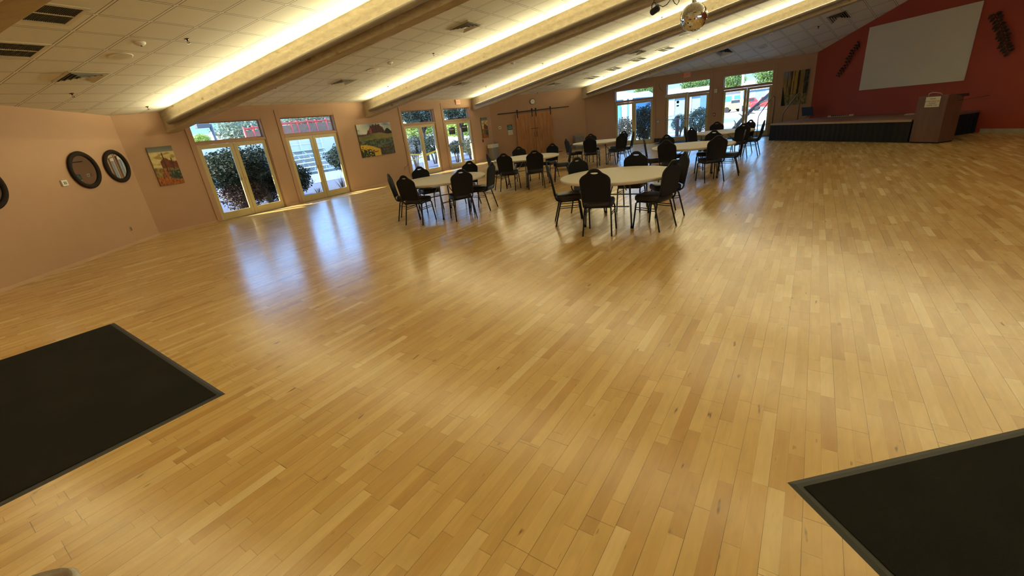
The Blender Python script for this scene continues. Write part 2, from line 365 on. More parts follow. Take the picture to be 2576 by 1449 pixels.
# closing strip above the fourth beam
MB().poly([dcd, ap, Vector((14.2, 8.47, 5.3)), Vector((4.83, 23.83, 2.6))]).build('ceiling_soffit', wallm)['kind'] = 'structure'
# unseen shell added above the bays to block stray sunlight
rv = [Vector((21.1, -4.58, 10.2))]+[z3(p, 3.55) for p in (cBA, cAB, cBC, cCD, cDE, cEB, cBK)]
ctr_ = Vector((2, 6, 0))
for k_ in range(1, 8): q = (rv[k_]-ctr_); q.z = 0; rv[k_] += q.normalized()*.45
for k_ in (6, 7): rv[k_].z = 9.7
me = bpy.data.meshes.new('roof'); me.from_pydata([tuple(v) for v in rv], [], [(0, k_, k_ % 7+1) for k_ in range(1, 8)]); me.materials.append(mat('sun_block_shell', (.2, .19, .17), .9))
ro = bpy.data.objects.new('roof', me); C.objects.link(ro); struct(ro)
def frame_on(P, n, hu):          # matrix with X along the bay's level axis, Z pointing down into the room
    u = hv(hu); u = (u-n*u.dot(n)).normalized(); z = -n; y = z.cross(u)
    M = Matrix((u, y, z)).transposed().to_4x4(); M.translation = P; return M
def onceil(bay, px, py):
    P, n = PL[bay]; return onpl(px, py, P, n)
def cell(bay, i, j):             # centre of a tile by grid index of that bay
    pts, hu, an = bays[bay]; P, n = PL[bay]; u = hv(hu); u = (u-n*u.dot(n)).normalized(); v = n.cross(u)
    A = Vector((an[0], an[1], zon(P, n, an))); return A+u*(.61*i)+v*(.61*j)
def snap(bay, px, py):
    pts, hu, an = bays[bay]; P, n = PL[bay]; u = hv(hu); u = (u-n*u.dot(n)).normalized(); v = n.cross(u)
    A = Vector((an[0], an[1], zon(P, n, an))); X = onceil(bay, px, py)-A
    return A+u*(.61*(math.floor(X.dot(u)/.61)+.5))+v*(.61*(math.floor(X.dot(v)/.61)+.5))
ev = struct(MB().box(-6.6, 10.2, TH, TH+1.75, 3.2, 3.34).build('roof_eave', mat('tan_soffit', (.30, .22, .15), .8), loc=WB.P, rz=WB.rz))
ev = struct(MB().box(-4.0, 6.8, TH, TH+.8, 3.4, 3.54).build('roof_eave', mat('tan_soffit'), loc=WD.P, rz=WD.rz))
# ------------------------------------------------------------------ beams with light troughs
beamw = woodmat('pale_laminated_timber', (.35, .285, .18), (.45, .375, .25), .65, sc=(.35, 9, 14), dark=(.25, .16, .07))
trough_w = mat('cream_painted_metal', (.30, .26, .21), .45)
beam_lab = ['laminated timber ceiling beam crossing the top left corner of the ceiling', 'laminated timber ceiling beam that ends above the first pair of glass doors on the left', 'laminated timber ceiling beam that ends beside the mountain meadow painting',
            'laminated timber ceiling beam that ends left of the wall clock', 'laminated timber ceiling beam that ends at the corner right of the wall clock']
LAMPS = []
for k in range(5):
    P = BS[k].copy(); D = HUB-P; Lh = math.hypot(D.x, D.y)
    hd = math.degrees(math.atan2(D.x, D.y)); ux = hv(hd)
    L_ = {0: 22.5, 1: 21.0, 2: 21.5, 3: 20.5, 4: 17.2}[k]
    sl = D.z/Lh; start = -.12 if k else .05
    ax = Vector((ux.x, ux.y, sl)).normalized(); az = Vector((0, 0, 1)); ay = Vector((-ux.y, ux.x, 0))   # ay: left side (far); camera sees -ay side
    M = Matrix((ax, ay, az)).transposed()
    def sh(mb): mb.v = [tuple(M @ Vector(v)) for v in mb.v]; return mb
    depth = .52; w = .13
    o = sh(MB().box(start, L_, -w, w, -depth, .06)).build('ceiling_beam', beamw, loc=P, bevel=.012); struct(o, beam_lab[k])
    t = bpy.data.objects.new('light_trough', None); C.objects.link(t); t.location = P
    tag(t, ['cream metal light trough along the beam in the top left corner', 'cream metal light trough on the beam above the first pair of glass doors', 'cream metal light trough on the beam beside the mountain meadow painting',
            'cream metal light trough on the beam left of the wall clock', 'cream metal light trough on the beam at the corner right of the wall clock'][k], 'light fixture', 'uplight troughs on the beams')
    s0 = .45 if k else .3
    tb = MB(); prof = []
    for q in range(9):
        a = PI*q/8; prof.append((-w-.075-math.cos(a)*.068, -.335-math.sin(a)*.075))
    n_ = len(prof); i0 = 0
    for xx in (s0, L_-.2):
        for (y, z) in prof: tb.v.append((xx, y, z))
    for q in range(n_-1): tb.f.append((q, q+1, n_+q+1, n_+q)); tb.sm.append(True)
    tb.f.append(tuple(range(n_))); tb.sm.append(False); tb.f.append(tuple(range(n_, 2*n_))); tb.sm.append(False)
    ob = sh(tb).build('housing', trough_w, t); sm = ob.modifiers.new('s', 'SOLIDIFY'); sm.thickness = .004
    for q in range(4): sh(MB().box(s0+.5+q*(L_-s0-1)/3, s0+.53+q*(L_-s0-1)/3, -w-.03, -w-.002, -.36, -.30)).build('bracket', trough_w, t)
    tu = sh(MB().tube([(s0+.05, -w-.08, -.335), (L_-.3, -w-.08, -.335)], .016, 8)).build('lamp_tube', mat('fluorescent_tube', (.9, .9, .85), .3, emit=(1, .9, .62), estr=3.0), t)
    LAMPS.append((P, ax, ay, s0, L_, w))
# ------------------------------------------------------------------ glass doors
def glass_door(name, W, c, label, bars=False, operator=False, darkframe=False):
    root = sent(name, W.at(c), W.rz, label)
    cs = MB()                                              # raised casing panel around the opening
    cs.box(-1.06, -.95, -.018, .0, 0, 2.78); cs.box(.95, 1.06, -.018, .0, 0, 2.78); cs.box(-.95, .95, -.018, 0, 2.58, 2.78)
    cs.build('casing', wallm, root, bevel=.004)
    jb = MB(); jb.box(-.95, -.925, 0, .19, 0, 2.58); jb.box(.925, .95, 0, .19, 0, 2.58); jb.box(-.925, .925, 0, .19, 2.555, 2.58)
    jb.build('jamb', wallm, root)
    tr = MB().box(-.925, .925, -.005, .19, 2.0, 2.075); tr.build('transom_bar', wallm if not darkframe else wallm, root, bevel=.004)
    fr = MB(); fr.box(-.925, .925, .12, .16, 2.075, 2.10); fr.box(-.925, .925, .12, .16, 2.53, 2.555); fr.box(-.925, -.90, .12, .16, 2.10, 2.53); fr.box(.90, .925, .12, .16, 2.10, 2.53)
    tf = fr.build('transom_window', wallm, root)
    MB().box(-.90, .90, .138, .142, 2.10, 2.53).build('pane', GLASS, tf)
    MB().box(-.925, .925, .02, .16, 0, .012).build('threshold', mat('grey_metal_threshold', (.3, .29, .27), .4, metal=.7), root)
    for sgn in (-1, 1):
        x0, x1 = (-.922, -.004) if sgn < 0 else (.004, .922)
        st = .098; g = MB(); y0, y1 = .025, .07
        g.box(x0, x0+st, y0, y1, .014, 1.995); g.box(x1-st, x1, y0, y1, .014, 1.995); g.box(x0+st, x1-st, y0, y1, .014, .205); g.box(x0+st, x1-st, y0, y1, 1.895, 1.995)
        lf = g.build('door_leaf', yel, root, bevel=.004)
        MB().box(x0+st, x1-st, .045, .05, .205, 1.895).build('pane', GLASS, lf)
        if bars:
            bb = MB().tube([(x0+.05, -.035, 1.0), (x1-.05, -.035, 1.0)], .016, 8)
            for xx in (x0+.05, x1-.05): bb.box(xx-.035, xx+.035, -.05, .026, .97, 1.03)
            bb.build('push_bar', mat('satin_steel', (.35, .34, .32), .35, metal=.9), lf)
            MB().box((x0+.03 if sgn > 0 else x1-.055), (x0+.055 if sgn > 0 else x1-.03), 0, .026, .90, 1.12).build('pull_plate', brass, lf)
        else:
            MB().box((x0+.04 if sgn > 0 else x1-.06), (x0+.06 if sgn > 0 else x1-.04), .008, .025, .98, 1.06).build('lock', brass, lf)
    if operator:
        MB().box(-.96, .06, -.11, -.005, 1.99, 2.115).build('door_operator', mat('beige_plastic', (.55, .52, .44), .5), root, bevel=.01)
    return root
DLAB = ['first pair of glass doors from the left corner with a dark bushy shrub outside', 'second pair of glass doors with white bleachers outside', 'third pair of glass doors with yellow tape outside', 'fourth pair of glass doors with a push bar under the small exit sign',
        'pair of glass doors nearest the barn doors on the entrance wall', 'middle pair of glass doors with push bars and two dark round stickers', 'pair of glass doors nearest the stage']
for k, c in enumerate(DB): glass_door('door_%d' % (k+1), WB, c, DLAB[k], bars=(k == 3))
for k, c in enumerate(DD): glass_door('door_%d' % (k+5), WD, c, DLAB[k+4], bars=(k == 1), operator=(k == 1))
for k, c in enumerate(HG): glass_door('door_%d' % (k+8), WG, c, None)  # unseen doors added as daylight sources, here and in the right wall
for k, c in enumerate(HF): glass_door('door_%d' % (k+11), WF, c, None)
# stickers on the middle entrance door
blkp = mat('black_vinyl_decal', (.01, .01, .012), .5)
t = tag(MB().disc_y(0, 0, .062, -.003, 0, 24).build('door_decal', blkp, loc=WD.at(1.08, 1.74, -.040), rz=WD.rz), 'upper round black decal on the middle entrance door', 'sticker', 'round door decals')
o = MB().disc_y(0, 0, .062, -.003, 0, 24).build('door_decal', blkp, loc=WD.at(1.08, 1.58, -.040), rz=WD.rz); o.scale = (1, 1, .55); tag(o, 'lower flattened oval black decal on the middle entrance door', 'sticker', 'round door decals')
# two dark notices hung on the fourth door pair
for q, (s_, z_) in enumerate(((6.06, 1.62), (6.98, 1.66))):
    n_ = MB().box(-.22, .22, 0, .006, -.15, .15).build('door_notice', mat('dark_notice_board', (.05, .055, .05), .6), loc=WB.at(s_, z_, -.056), rz=WB.rz)
    tag(n_, 'dark rectangular notice on the %s leaf of the fourth glass doors' % ('first' if q == 0 else 'second'), 'sign', 'notices on the fourth glass doors')
    lt = MB()
    for i in range(7): lt.box(-.16+.045*i, -.13+.045*i, -.002, .0, .03, .08)
    lt.build('lettering', whit, n_)
# ------------------------------------------------------------------ baseboards
bbm = mat('pale_stone_baseboard', (.42, .38, .28), .6, noise_amt=.25, noise_scale=9)
bbt = mat('tan_baseboard_paint', (.50, .32, .19), .6)
def baseboard(name, W, segs, m_, h=.10):
    mb = MB()
    for a, b in segs: mb.box(a, b, -.012, 0, 0, h)
    struct(mb.build(name, m_, loc=W.P, rz=W.rz))
baseboard('baseboard_left', WA, [(-6.7, 0)], bbt, .06)
baseboard('baseboard_window', WB, [(-5.88, DB[0]-1.06), (DB[0]+1.06, DB[1]-1.06), (DB[1]+1.06, DB[2]-1.06), (DB[2]+1.06, DB[3]-1.06), (DB[3]+1.06, 9.1)], bbt, .06)
baseboard('baseboard_back', WC, [(.02, 1.24), (3.2, LC)], bbt, .06)
baseboard('baseboard_stage', WE, [(6.0, 23.9)], bbm, .11)
# ------------------------------------------------------------------ banquet chairs
def outline(hw, z0, z1, n=9):     # crown-backed outline in (x,z)
    p = [(-hw*.93, z0), (hw*.93, z0)]
    zs = z0+(z1-z0)*.66
    p += [(hw*.97, z0+(z1-z0)*.3), (hw, zs)]
    for q in range(1, n):
        a = q/n; p.append((hw*math.cos(a*PI/2*1.0), zs+(z1-.045-zs)*math.sin(a*PI/2)))
    top = [(hw*.30, z1-.018), (hw*.16, z1-.004), (0, z1), (-hw*.16, z1-.004), (-hw*.30, z1-.018)]
    p = [q for q in p if not (q[1] > z1-.06 and abs(q[0]) < hw*.5)]
    left = [(-x, z) for x, z in p[2:]][::-1]
    return p+top+left
def backy(z): return -.205-.17*max(0, z-.45)
def panel(pts, hole, y_off, th):
    bm = bmesh.new()
    def loop(pp): 
        vs_ = [bm.verts.new((x, backy(z)+y_off, z)) for x, z in pp]
        return [bm.edges.new((vs_[i], vs_[(i+1) % len(vs_)])) for i in range(len(vs_))]
    es = loop(pts)+(loop(hole) if hole else [])
    r = bmesh.ops.triangle_fill(bm, use_beauty=True, use_dissolve=False, edges=es)
    fs_ = [f for f in bm.faces]
    ex = bmesh.ops.extrude_face_region(bm, geom=fs_)
    bmesh.ops.translate(bm, verts=[v for v in ex['geom'] if isinstance(v, bmesh.types.BMVert)], vec=(0, -th, 0))
    bmesh.ops.recalc_face_normals(bm, faces=bm.faces)
    return bm
def frombm(bm, name, m_, parent, bevel=0):
    me = bpy.data.meshes.new(name); bm.to_mesh(me); bm.free(); me.materials.append(m_)
    o = bpy.data.objects.new(name, me); C.objects.link(o)
    if parent: o.parent = parent
    if bevel:
        b = o.modifiers.new('bevel', 'BEVEL'); b.width = bevel; b.segments = 2; b.limit_method = 'ANGLE'; b.angle_limit = rad(50)
    return o
OUT = outline(.205, .50, .965)
HOLE = [(.055*math.cos(2*PI*k/14), .918+(.016 if math.sin(2*PI*k/14) < 0 else .009)*math.sin(2*PI*k/14)) for k in range(14)]
def make_chair():
    t = thing('banquet_chair', 'x', 'chair')
    # upholstered seat: domed rounded square
    mb = MB(); N_ = 28
    rings = [(1.0, .425), (1.02, .44), (1.02, .475), (.97, .498), (.75, .508), (.35, .512), (.02, .513)]
    i0 = 0
    for s, z in rings:
        for k in range(N_):
            a = 2*PI*k/N_; ex = .38; x = math.copysign(abs(math.cos(a))**ex, math.cos(a)); y = math.copysign(abs(math.sin(a))**ex, math.sin(a))
            mb.v.append((x*s*.205*(1 if y > 0 else .93), .015+y*s*.215, z))
    for j in range(len(rings)-1):
        for k in range(N_): mb.f.append((j*N_+k, j*N_+(k+1) % N_, (j+1)*N_+(k+1) % N_, (j+1)*N_+k)); mb.sm.append(True)
    mb.f.append(tuple(range(N_))[::-1]); mb.sm.append(False); mb.f.append(tuple((len(rings)-1)*N_+k for k in range(N_))); mb.sm.append(True)
    mb.build('seat', vinyl, t)
    frombm(panel(OUT, HOLE, .014, .034), 'backrest', fabf, t, .006)
    tb = MB().tube([(x*1.02, backy(z)-.004, z+(.006 if z > .9 else 0)) for x, z in OUT[1:]+OUT[:1]], .0115, 7); 
    for s in (-1, 1):       # uprights curve down and forward under the seat
        tb.tube([(s*.192, backy(.52)-.003, .52), (s*.192, -.212, .47), (s*.19, -.195, .435), (s*.188, -.16, .415), (s*.186, -.10, .408)], .0125, 7)
    tb.build('back_frame', blk, t)
    sf = MB()
    for s in (-1, 1): sf.tube([(s*.186, -.17, .412), (s*.19, .17, .412)], .011, 7)
    sf.tube([(-.186, -.16, .412), (.186, -.16, .412)], .011, 7); sf.tube([(-.19, .165, .412), (.19, .165, .412)], .011, 7); sf.build('seat_frame', blk, t)
    for s in (-1, 1):
        MB().tube([(s*.186, .10, .412), (s*.19, .150, .408), (s*.194, .178, .385), (s*.205, .225, .0)], [.012, .012, .0125, .0115], 8).build('leg', blk, t)
        MB().tube([(s*.186, -.09, .412), (s*.188, -.125, .40), (s*.192, -.14, .375), (s*.212, -.235, .0)], [.012, .012, .0125, .0115], 8).build('leg', blk, t)
    for s in (-1, 1):
        MB().tube([(s*.198, -.172, .295), (s*.199, .196, .295)], .0065, 6).tube([(s*.198, -.166, .325), (s*.199, .191, .325)], .0065, 6).build('stretcher', blk, t)
    return t
chair0 = make_chair(); used = [False]
def place_chair(x, y, h, label, group):
    rz = rzh(h)-PI/2
    if not used[0]:
        used[0] = True; chair0.location = (x, y, 0); chair0.rotation_euler = (0, 0, rz); chair0['label'] = label; chair0['group'] = group
    else: dup(chair0, (x, y, 0), rz, label, group)
# ------------------------------------------------------------------ folding tables
def make_table():
    t = thing('round_table', 'x', 'table')
    MB().lathe([(.55, .700), (.885, .698), (.908, .703), (.915, .715), (.915, .738), (.908, .745), (.88, .747), (.02, .747)], 64).build('tabletop', tabm, t)
    for s in (-1, 1):
        u = MB().tube([(s*.46, -.36, .695), (s*.46, .36, .695)], .014, 8); u.build('leg_frame', greym, t); MB().tube([(s*.50, -.33, .33), (s*.50, .33, .33)], .011, 8).build('stretcher', greym, t)
        br = MB().tube([(s*.495, 0, .40), (s*.12, 0, .69)], .010, 6); br.build('brace', greym, t)
        for q in (-1, 1):
            lg = MB().tube([(s*.47, q*.33, .695), (s*.515, q*.37, .03)], .0145, 10).build('leg', greym, t)
            MB().lathe([(.018, 0), (.018, .04)], 10, (s*.517, q*.372, 0)).build('leg_cap', rub, lg)
    return t
table0 = make_table(); tused = [False]
TAB = [  # centre, leg heading, label, chairs (x, y, heading or None, label)
 ((1.88, 6.92), 20, 'nearest round white folding table', [
   ((1.44, 6.28), 24, 'chair with its back to the camera at the nearest round table'),
   ((1.13, 7.10), 96, 'chair seen side-on at the left of the nearest round table'),
   ((1.55, 7.72), None, 'bluish-lit chair facing the camera behind the left half of the nearest table'),
   ((2.27, 7.52), None, 'dark chair facing the camera behind the middle of the nearest table'),
   ((2.15, 6.36), -36, 'chair turned away from the camera at the right front of the nearest table'),
   ((2.55, 6.93), -86, 'edge-on chair with a grey backrest at the far right of the nearest table')]),
 ((-1.20, 9.25), 50, 'round folding table standing in shade before the third glass doors', [
   ((-1.60, 8.70), 28, 'chair with its back to the camera at the left front of the shaded table'),
   ((-2.0, 9.22), 86, 'edge-on chair at the left end of the shaded table before the glass doors'),
   ((-1.62, 9.88), None, 'chair facing the camera at the back left of the shaded table'),
   ((-.90, 8.72), -20, 'chair with its back to the camera at the right front of the shaded table'),
   ((-.84, 9.86), None, 'chair facing the camera at the back right of the shaded table'),
   ((-.58, 9.27), -68, 'narrow-looking chair at the right end of the shaded table')]),
 ((.82, 12.40), 60, 'round white table in front of the barn doors', [
   ((.03, 12.22), 78, 'edge-on chair at the left end of the table before the barn doors'),
   ((.28, 11.66), 22, 'chair with its back turned at the left front of the table before the barn doors'),
   ((.95, 11.50), 0, 'chair with its back turned at the middle front of the table before the barn doors'),
   ((.72, 13.42), None, 'chair with top showing behind the left of the table before the barn doors'),
   ((1.50, 13.15), None, 'chair with top showing behind the right of the table before the barn doors'),
   ((1.78, 12.28), -84, 'light-edged chair seen side-on at the right of the table before the barn doors')]),
 ((3.62, 15.62), 40, 'farthest round white table, beside the barn doors and the nearest entrance doors', [
   ((2.72, 15.45), 78, 'edge-on chair at the left end of the table nearest the grey bin'),
   ((3.16, 14.72), 24, 'chair with its back turned at the front of the table nearest the grey bin'),
   ((3.60, 16.55), None, 'chair showing over the front one at the table nearest the grey bin'),
   ((4.02, 14.82), -22, 'chair turned away at the right front of the table nearest the grey bin'),
   ((4.40, 16.02), None, 'pale-topped chair behind the right front one at the table nearest the grey bin'),
   ((4.42, 15.22), -64, 'edge-on chair at the right end of the table nearest the grey bin')]),
 ((4.60, 10.35), 30, 'round white table crowded with chairs in the middle of the right-hand pair', [
   ((3.90, 10.70), 110, 'edge-on chair at the left end of the crowded middle table'),
   ((3.92, 9.82), 48, 'chair with its back turned at the left front of the crowded middle table'),
   ((4.45, 11.12), None, 'chair showing over the left front one at the crowded middle table'),
   ((5.15, 10.80), None, 'chair with a bright hand hole at the back of the crowded middle table'),
   ((4.66, 9.60), 0, 'chair with its back turned at the right front of the crowded middle table'),
   ((5.25, 10.12), -60, 'grey-backed chair at the right end of the crowded middle table')]),
 ((6.95, 13.65), 30, 'round white table before the entrance doors nearest the stage', [
   ((6.38, 14.20), 120, 'leftmost chair at the table nearest the stage'),
   ((6.18, 13.42), 78, 'second chair from the left at the table nearest the stage'),
   ((7.35, 14.70), None, 'chair behind the tabletop at the table nearest the stage'),
   ((7.68, 13.84), None, 'brownish chair at the back right of the table nearest the stage'),
   ((6.95, 12.72), 0, 'broad dark chair at the right front of the table nearest the stage'),
   ((7.55, 13.02), -52, 'slanting edge-on chair at the right end of the table nearest the stage')]),
]
def legs_of(cx, cy, h): 
    a = rzh(h); return [(cx+(s*.517)*math.cos(a)-(q*.372)*math.sin(a), cy+(s*.517)*math.sin(a)+(q*.372)*math.cos(a)) for s in (-1, 1) for q in (-1, 1)]
for ti, ((cx, cy), th_, lab, chs) in enumerate(TAB):
    cl = []
    for (x, y), h, l in chs:
        r_ = math.hypot(x-cx, y-cy); mn = .80
        if r_ < mn: x, y = cx+(x-cx)*mn/r_, cy+(y-cy)*mn/r_
        if h is None: h = math.degrees(math.atan2(cx-x, cy-y))
        cl.append(((x, y), h, l))
    chs = cl
    if ti == 0: th_ = 42.5
    def score(h):
        m_ = 9
        for lx, ly in legs_of(cx, cy, h):
            for (x, y), hh_, l in chs:
                f_ = hv(hh_); dx_, dy_ = lx-x, ly-y; yy = dx_*f_.x+dy_*f_.y; xx = dx_*f_.y-dy_*f_.x
                m_ = min(m_, max(abs(xx)-.20, abs(yy-.01)-.235))
        return m_
    best = max([th_+k for k in (range(-90, 90, 3) if ti else range(-24, 25, 2))], key=lambda h: min(round(score(h), 2), .03))
    th_ = best
    if not tused[0]:
        tused[0] = True; table0.location = (cx, cy, 0); table0.rotation_euler = (0, 0, rzh(th_)); table0['label'] = lab; table0['group'] = 'round folding tables'
    else: dup(table0, (cx, cy, 0), rzh(th_), lab, 'round folding tables')
    for (x, y), h, l in chs:
        place_chair(x, y, h, l, 'banquet chairs around the tables')
# ------------------------------------------------------------------ floor mats
def mat_obj(name, P, h1, l1, h2, l2, lab, border=.045):
    u, v = hv(h1), hv(h2)
    def q(a, b, z): return P+u*a+v*b+Vector((0, 0, z))
    t = thing(name, lab, 'floor mat', P, 0, None)
    mb = MB()
    o_ = [q(0, 0, 0), q(l1, 0, 0), q(l1, l2, 0), q(0, l2, 0)]; bq = border
    i_ = [q(bq*.5, bq*.5, .006), q(l1-bq*.5, bq*.5, .006), q(l1-bq*.5, l2-bq*.5, .006), q(bq*.5, l2-bq*.5, .006)]
    j_ = [q(bq, bq, .006), q(l1-bq, bq, .006), q(l1-bq, l2-bq, .006), q(bq, l2-bq, .006)]
    k_ = [p + Vector((0, 0, .004)) for p in j_]
    for A, B in ((o_, i_), (i_, j_)):
        for k in range(4): mb.poly([A[k]-P, A[(k+1) % 4]-P, B[(k+1) % 4]-P, B[k]-P])
    mb.build('rubber_edge', mat('rubber_mat_edge', (.020, .020, .017), .55), t)
    m2 = MB(); m2.poly([p-P for p in k_])
    for k in range(4): m2.poly([j_[k]-P, j_[(k+1) % 4]-P, k_[(k+1) % 4]-P, k_[k]-P])
    m2.build('carpet', mat('dark_mat_pile', (.015, .0145, .011), .95, spec=.15, noise_amt=.45, noise_scale=2.2, bump=.6, bump_scale=500), t)
    return t
p1 = flo(287, 812); p2 = flo(567, 991); dv = p2-p1
mat_obj('entrance_mat', p1, math.degrees(math.atan2(dv.x, dv.y)), dv.length, math.degrees(math.atan2(dv.x, dv.y))+90, 1.6, 'large charcoal mat on the wood floor at the lower left')
p1 = flo(1980, 1214)
mat_obj('entrance_mat', p1, 83, 1.9, 173, 1.3, 'large charcoal mat on the wood floor at the lower right')
mat_obj('door_mat', WD.at(.25, 0, .03), hD, 2.3, hD+90, 1.0, 'black mat inside the middle entrance doors')
mat_obj('door_mat', WD.at(3.3, 0, .03), hD, 1.9, hD+90, .9, 'black mat inside the entrance doors nearest the stage')
# ------------------------------------------------------------------ stage, skirt, podium, rails
F0 = flo(1934, 353.4); F1 = flo(2285, 359.2); fd = (F1-F0).normalized(); hS = math.degrees(math.atan2(fd.x, fd.y)); F1 = F0+fd*4.9
bk = inn(hS)*-1                             # away from the room, towards the red wall
def toE(P): # distance along bk until wall E
    return (WE.P-P).dot(WE.n)/bk.dot(WE.n)
G0, G1 = F0+bk*(toE(F0)-.03), F1+bk*(toE(F1)-.03)
if (G0-WD.P).dot(-WD.n) > 0: G0 = F0+bk*1.6
t = thing('stage', 'low stage with a black pleated skirt against the red wall', 'stage', F0)
mb = MB(); zt = .60
def V(P, z): return (P.x-F0.x, P.y-F0.y, z)
# platform clipped to the corner
corner = WE.at(.25, 0, .06)
pts = [F0, F1, G1, corner, WD.at(6.0, 0, .06), F0+bk*1.55]
pts = [F0, F1, G1, WE.at(1.15, 0, .04), F0+bk*2.0]
mb.poly([V(p, zt) for p in pts]); mb.poly([V(p, zt-.05) for p in pts][::-1])
for k in range(len(pts)): mb.poly([V(pts[k], zt-.05), V(pts[(k+1) % len(pts)], zt-.05), V(pts[(k+1) % len(pts)], zt), V(pts[k], zt)])
mb.build('platform', mat('worn_mauve_stage_floor', (.20, .105, .075), .45, noise_amt=.3, noise_scale=3), t)
tr = MB(); tr.poly([V(F0-bk*.012, zt-.055), V(F1-bk*.012, zt-.055), V(F1-bk*.012, zt+.004), V(F0-bk*.012, zt+.004)]); tr.poly([V(F0-bk*.012, zt+.004), V(F1-bk*.012, zt+.004), V(F1, zt+.004), V(F0, zt+.004)])
tr.build('edge_trim', mat('beige_edge_trim', (.34, .25, .16), .5), t)
def skirt(A, B, name):
    sk = MB(); L_ = (B-A).length; u = (B-A).normalized(); nn = Vector((u.y, -u.x, 0)); n_ = int(L_/.022); prev = None
    for k in range(n_+1):
        p = A+u*(L_*k/n_)+nn*(.010+.006*math.sin(k*.8)+.004*math.sin(k*.31))
        q = A+u*(L_*k/n_)+nn*(.006)
        sk.v += [V(p, .005), V(q, zt-.05)]
        if k: i = len(sk.v); sk.f.append((i-4, i-2, i-1, i-3)); sk.sm.append(True)
    return sk.build(name, mat('black_skirt_cloth', (.0035, .004, .006), .85), t)
skirt(F0, F1, 'skirt'); skirt(F1, G1, 'skirt'); skirt(F0+bk*2.0, F0, 'skirt')
# steps behind the left end of the stage
st = thing('stage_steps', 'low dark steps between the stage end and the entrance wall', 'steps', F0)
for k in range(2):
    A = F0-fd*(.01+.30*k); mb = MB(); w0, w1 = .55, 1.5; z1 = .40-.2*k
    q = [A+bk*w0, A+bk*w1, A+bk*w1-fd*.29, A+bk*w0-fd*.29]
    mb.poly([V(p, z1) for p in q]); 
    for j in range(4): mb.poly([V(q[j], 0), V(q[(j+1) % 4], 0), V(q[(j+1) % 4], z1), V(q[j], z1)])
    mb.build('step', mat('dark_step_carpet', (.03, .03, .032), .9), st)
railm = mat('bronze_handrail', (.16, .10, .06), .35, metal=.8)
def stage_rail(o1, lab, ww):
    t = thing('handrail', lab, 'handrail', F0, 0, 'handrails of the stage steps')
    B0 = F0-fd*.78+bk*o1; B1 = F0-fd*.07+bk*o1
    def P(s, z): X = B0+(B1-B0)*s; return V(X, z)
    MB().tube([P(0, 0), P(0, .80), P(.02, .88), P(.10, .97), P(.80, 1.50), P(.92, 1.56), P(1.0, 1.52), P(1.02, 1.42), P(1.02, .60)], .016, 8).build('rail', railm, t)
    MB().tube([P(0, .55), P(.5, .56), P(1.0, .62)], .009, 6).build('mid_rail', railm, t)
    MB().tube([P(0, .05), P(.5, .30)], .011, 6).tube([P(0, .02), P(.95, .22)], .011, 6).build('brace', railm, t)
stage_rail(.12, 'bronze handrail of the stage steps nearer the glass doors', 0)
stage_rail(1.25, 'bronze handrail of the stage steps beneath the forest painting', 0)
# music stand on the stage
ms = flo(2032, 296.5, .6)
t = thing('music_stand', 'black music stand on the stage below the forest painting', 'music stand', (ms.x, ms.y, .6), rzh(hS)+PI)
MB().tube([(0, 0, .03), (0, 0, .12)], .012, 8).build('post', blk, t)
M_ = Matrix.Rotation(rad(-14), 4, 'X')
MB().box(-.25, .25, -.008, .008, .10, .42, M_).build('desk', mat('black_painted_metal_sheet', (.018, .018, .02), .6), t, bevel=.004)
MB().box(-.27, .27, -.05, .0, .085, .10, M_).build('lip', blk, t)
lg = MB()
for k in range(3): a = 2*PI*k/3; lg.tube([(0, 0, .05), (.16*math.cos(a), .16*math.sin(a), .006)], .007, 6)
lg.build('tripod_base', blk, t)
# striped yellow strip, loose sheets on stage
ya, yb = flo(2083, 293.8, .62), flo(2147, 290, .62); u = (yb-ya); Ly = u.length; u.normalize()
t = thing('striped_strip', 'pale strip with dark dashes lying at the back of the stage', 'striped strip', ya-Vector((0, 0, .0)), math.atan2(u.y, u.x))
ya_ = 0
MB().box(0, Ly, -.03, .03, -.018, .035).build('strip_body', mat('pale_yellow_plastic', (.62, .58, .34), .5), t)
k_ = MB()
for k in range(9): k_.box(.12+k*(Ly-.24)/9, .17+k*(Ly-.24)/9, -.034, .0, .0, .038)
k_.build('dash_marks', blkp, t)
for q, (px, py, w, l, r) in enumerate(((2290, 288.5, .22, .30, .4), (2030, 300.8, .9, .35, .1))):
    P = flo(px, py, .605)
    o = MB().box(-w/2, w/2, -l/2, l/2, 0, .006 if q else .03).build('paper_sheet' if q == 0 else 'floor_runner', mat('cream_paper', (.55, .48, .38), .7) if q == 0 else mat('faded_pink_runner', (.34, .22, .18), .8), loc=(P.x, P.y, .604), rz=r+rzh(hS), bevel=.002)
    tag(o, 'crumpled pale sheet on the stage edge beside the podium' if q == 0 else 'faded flat runner on the stage in front of the music stand', 'paper' if q == 0 else 'runner')
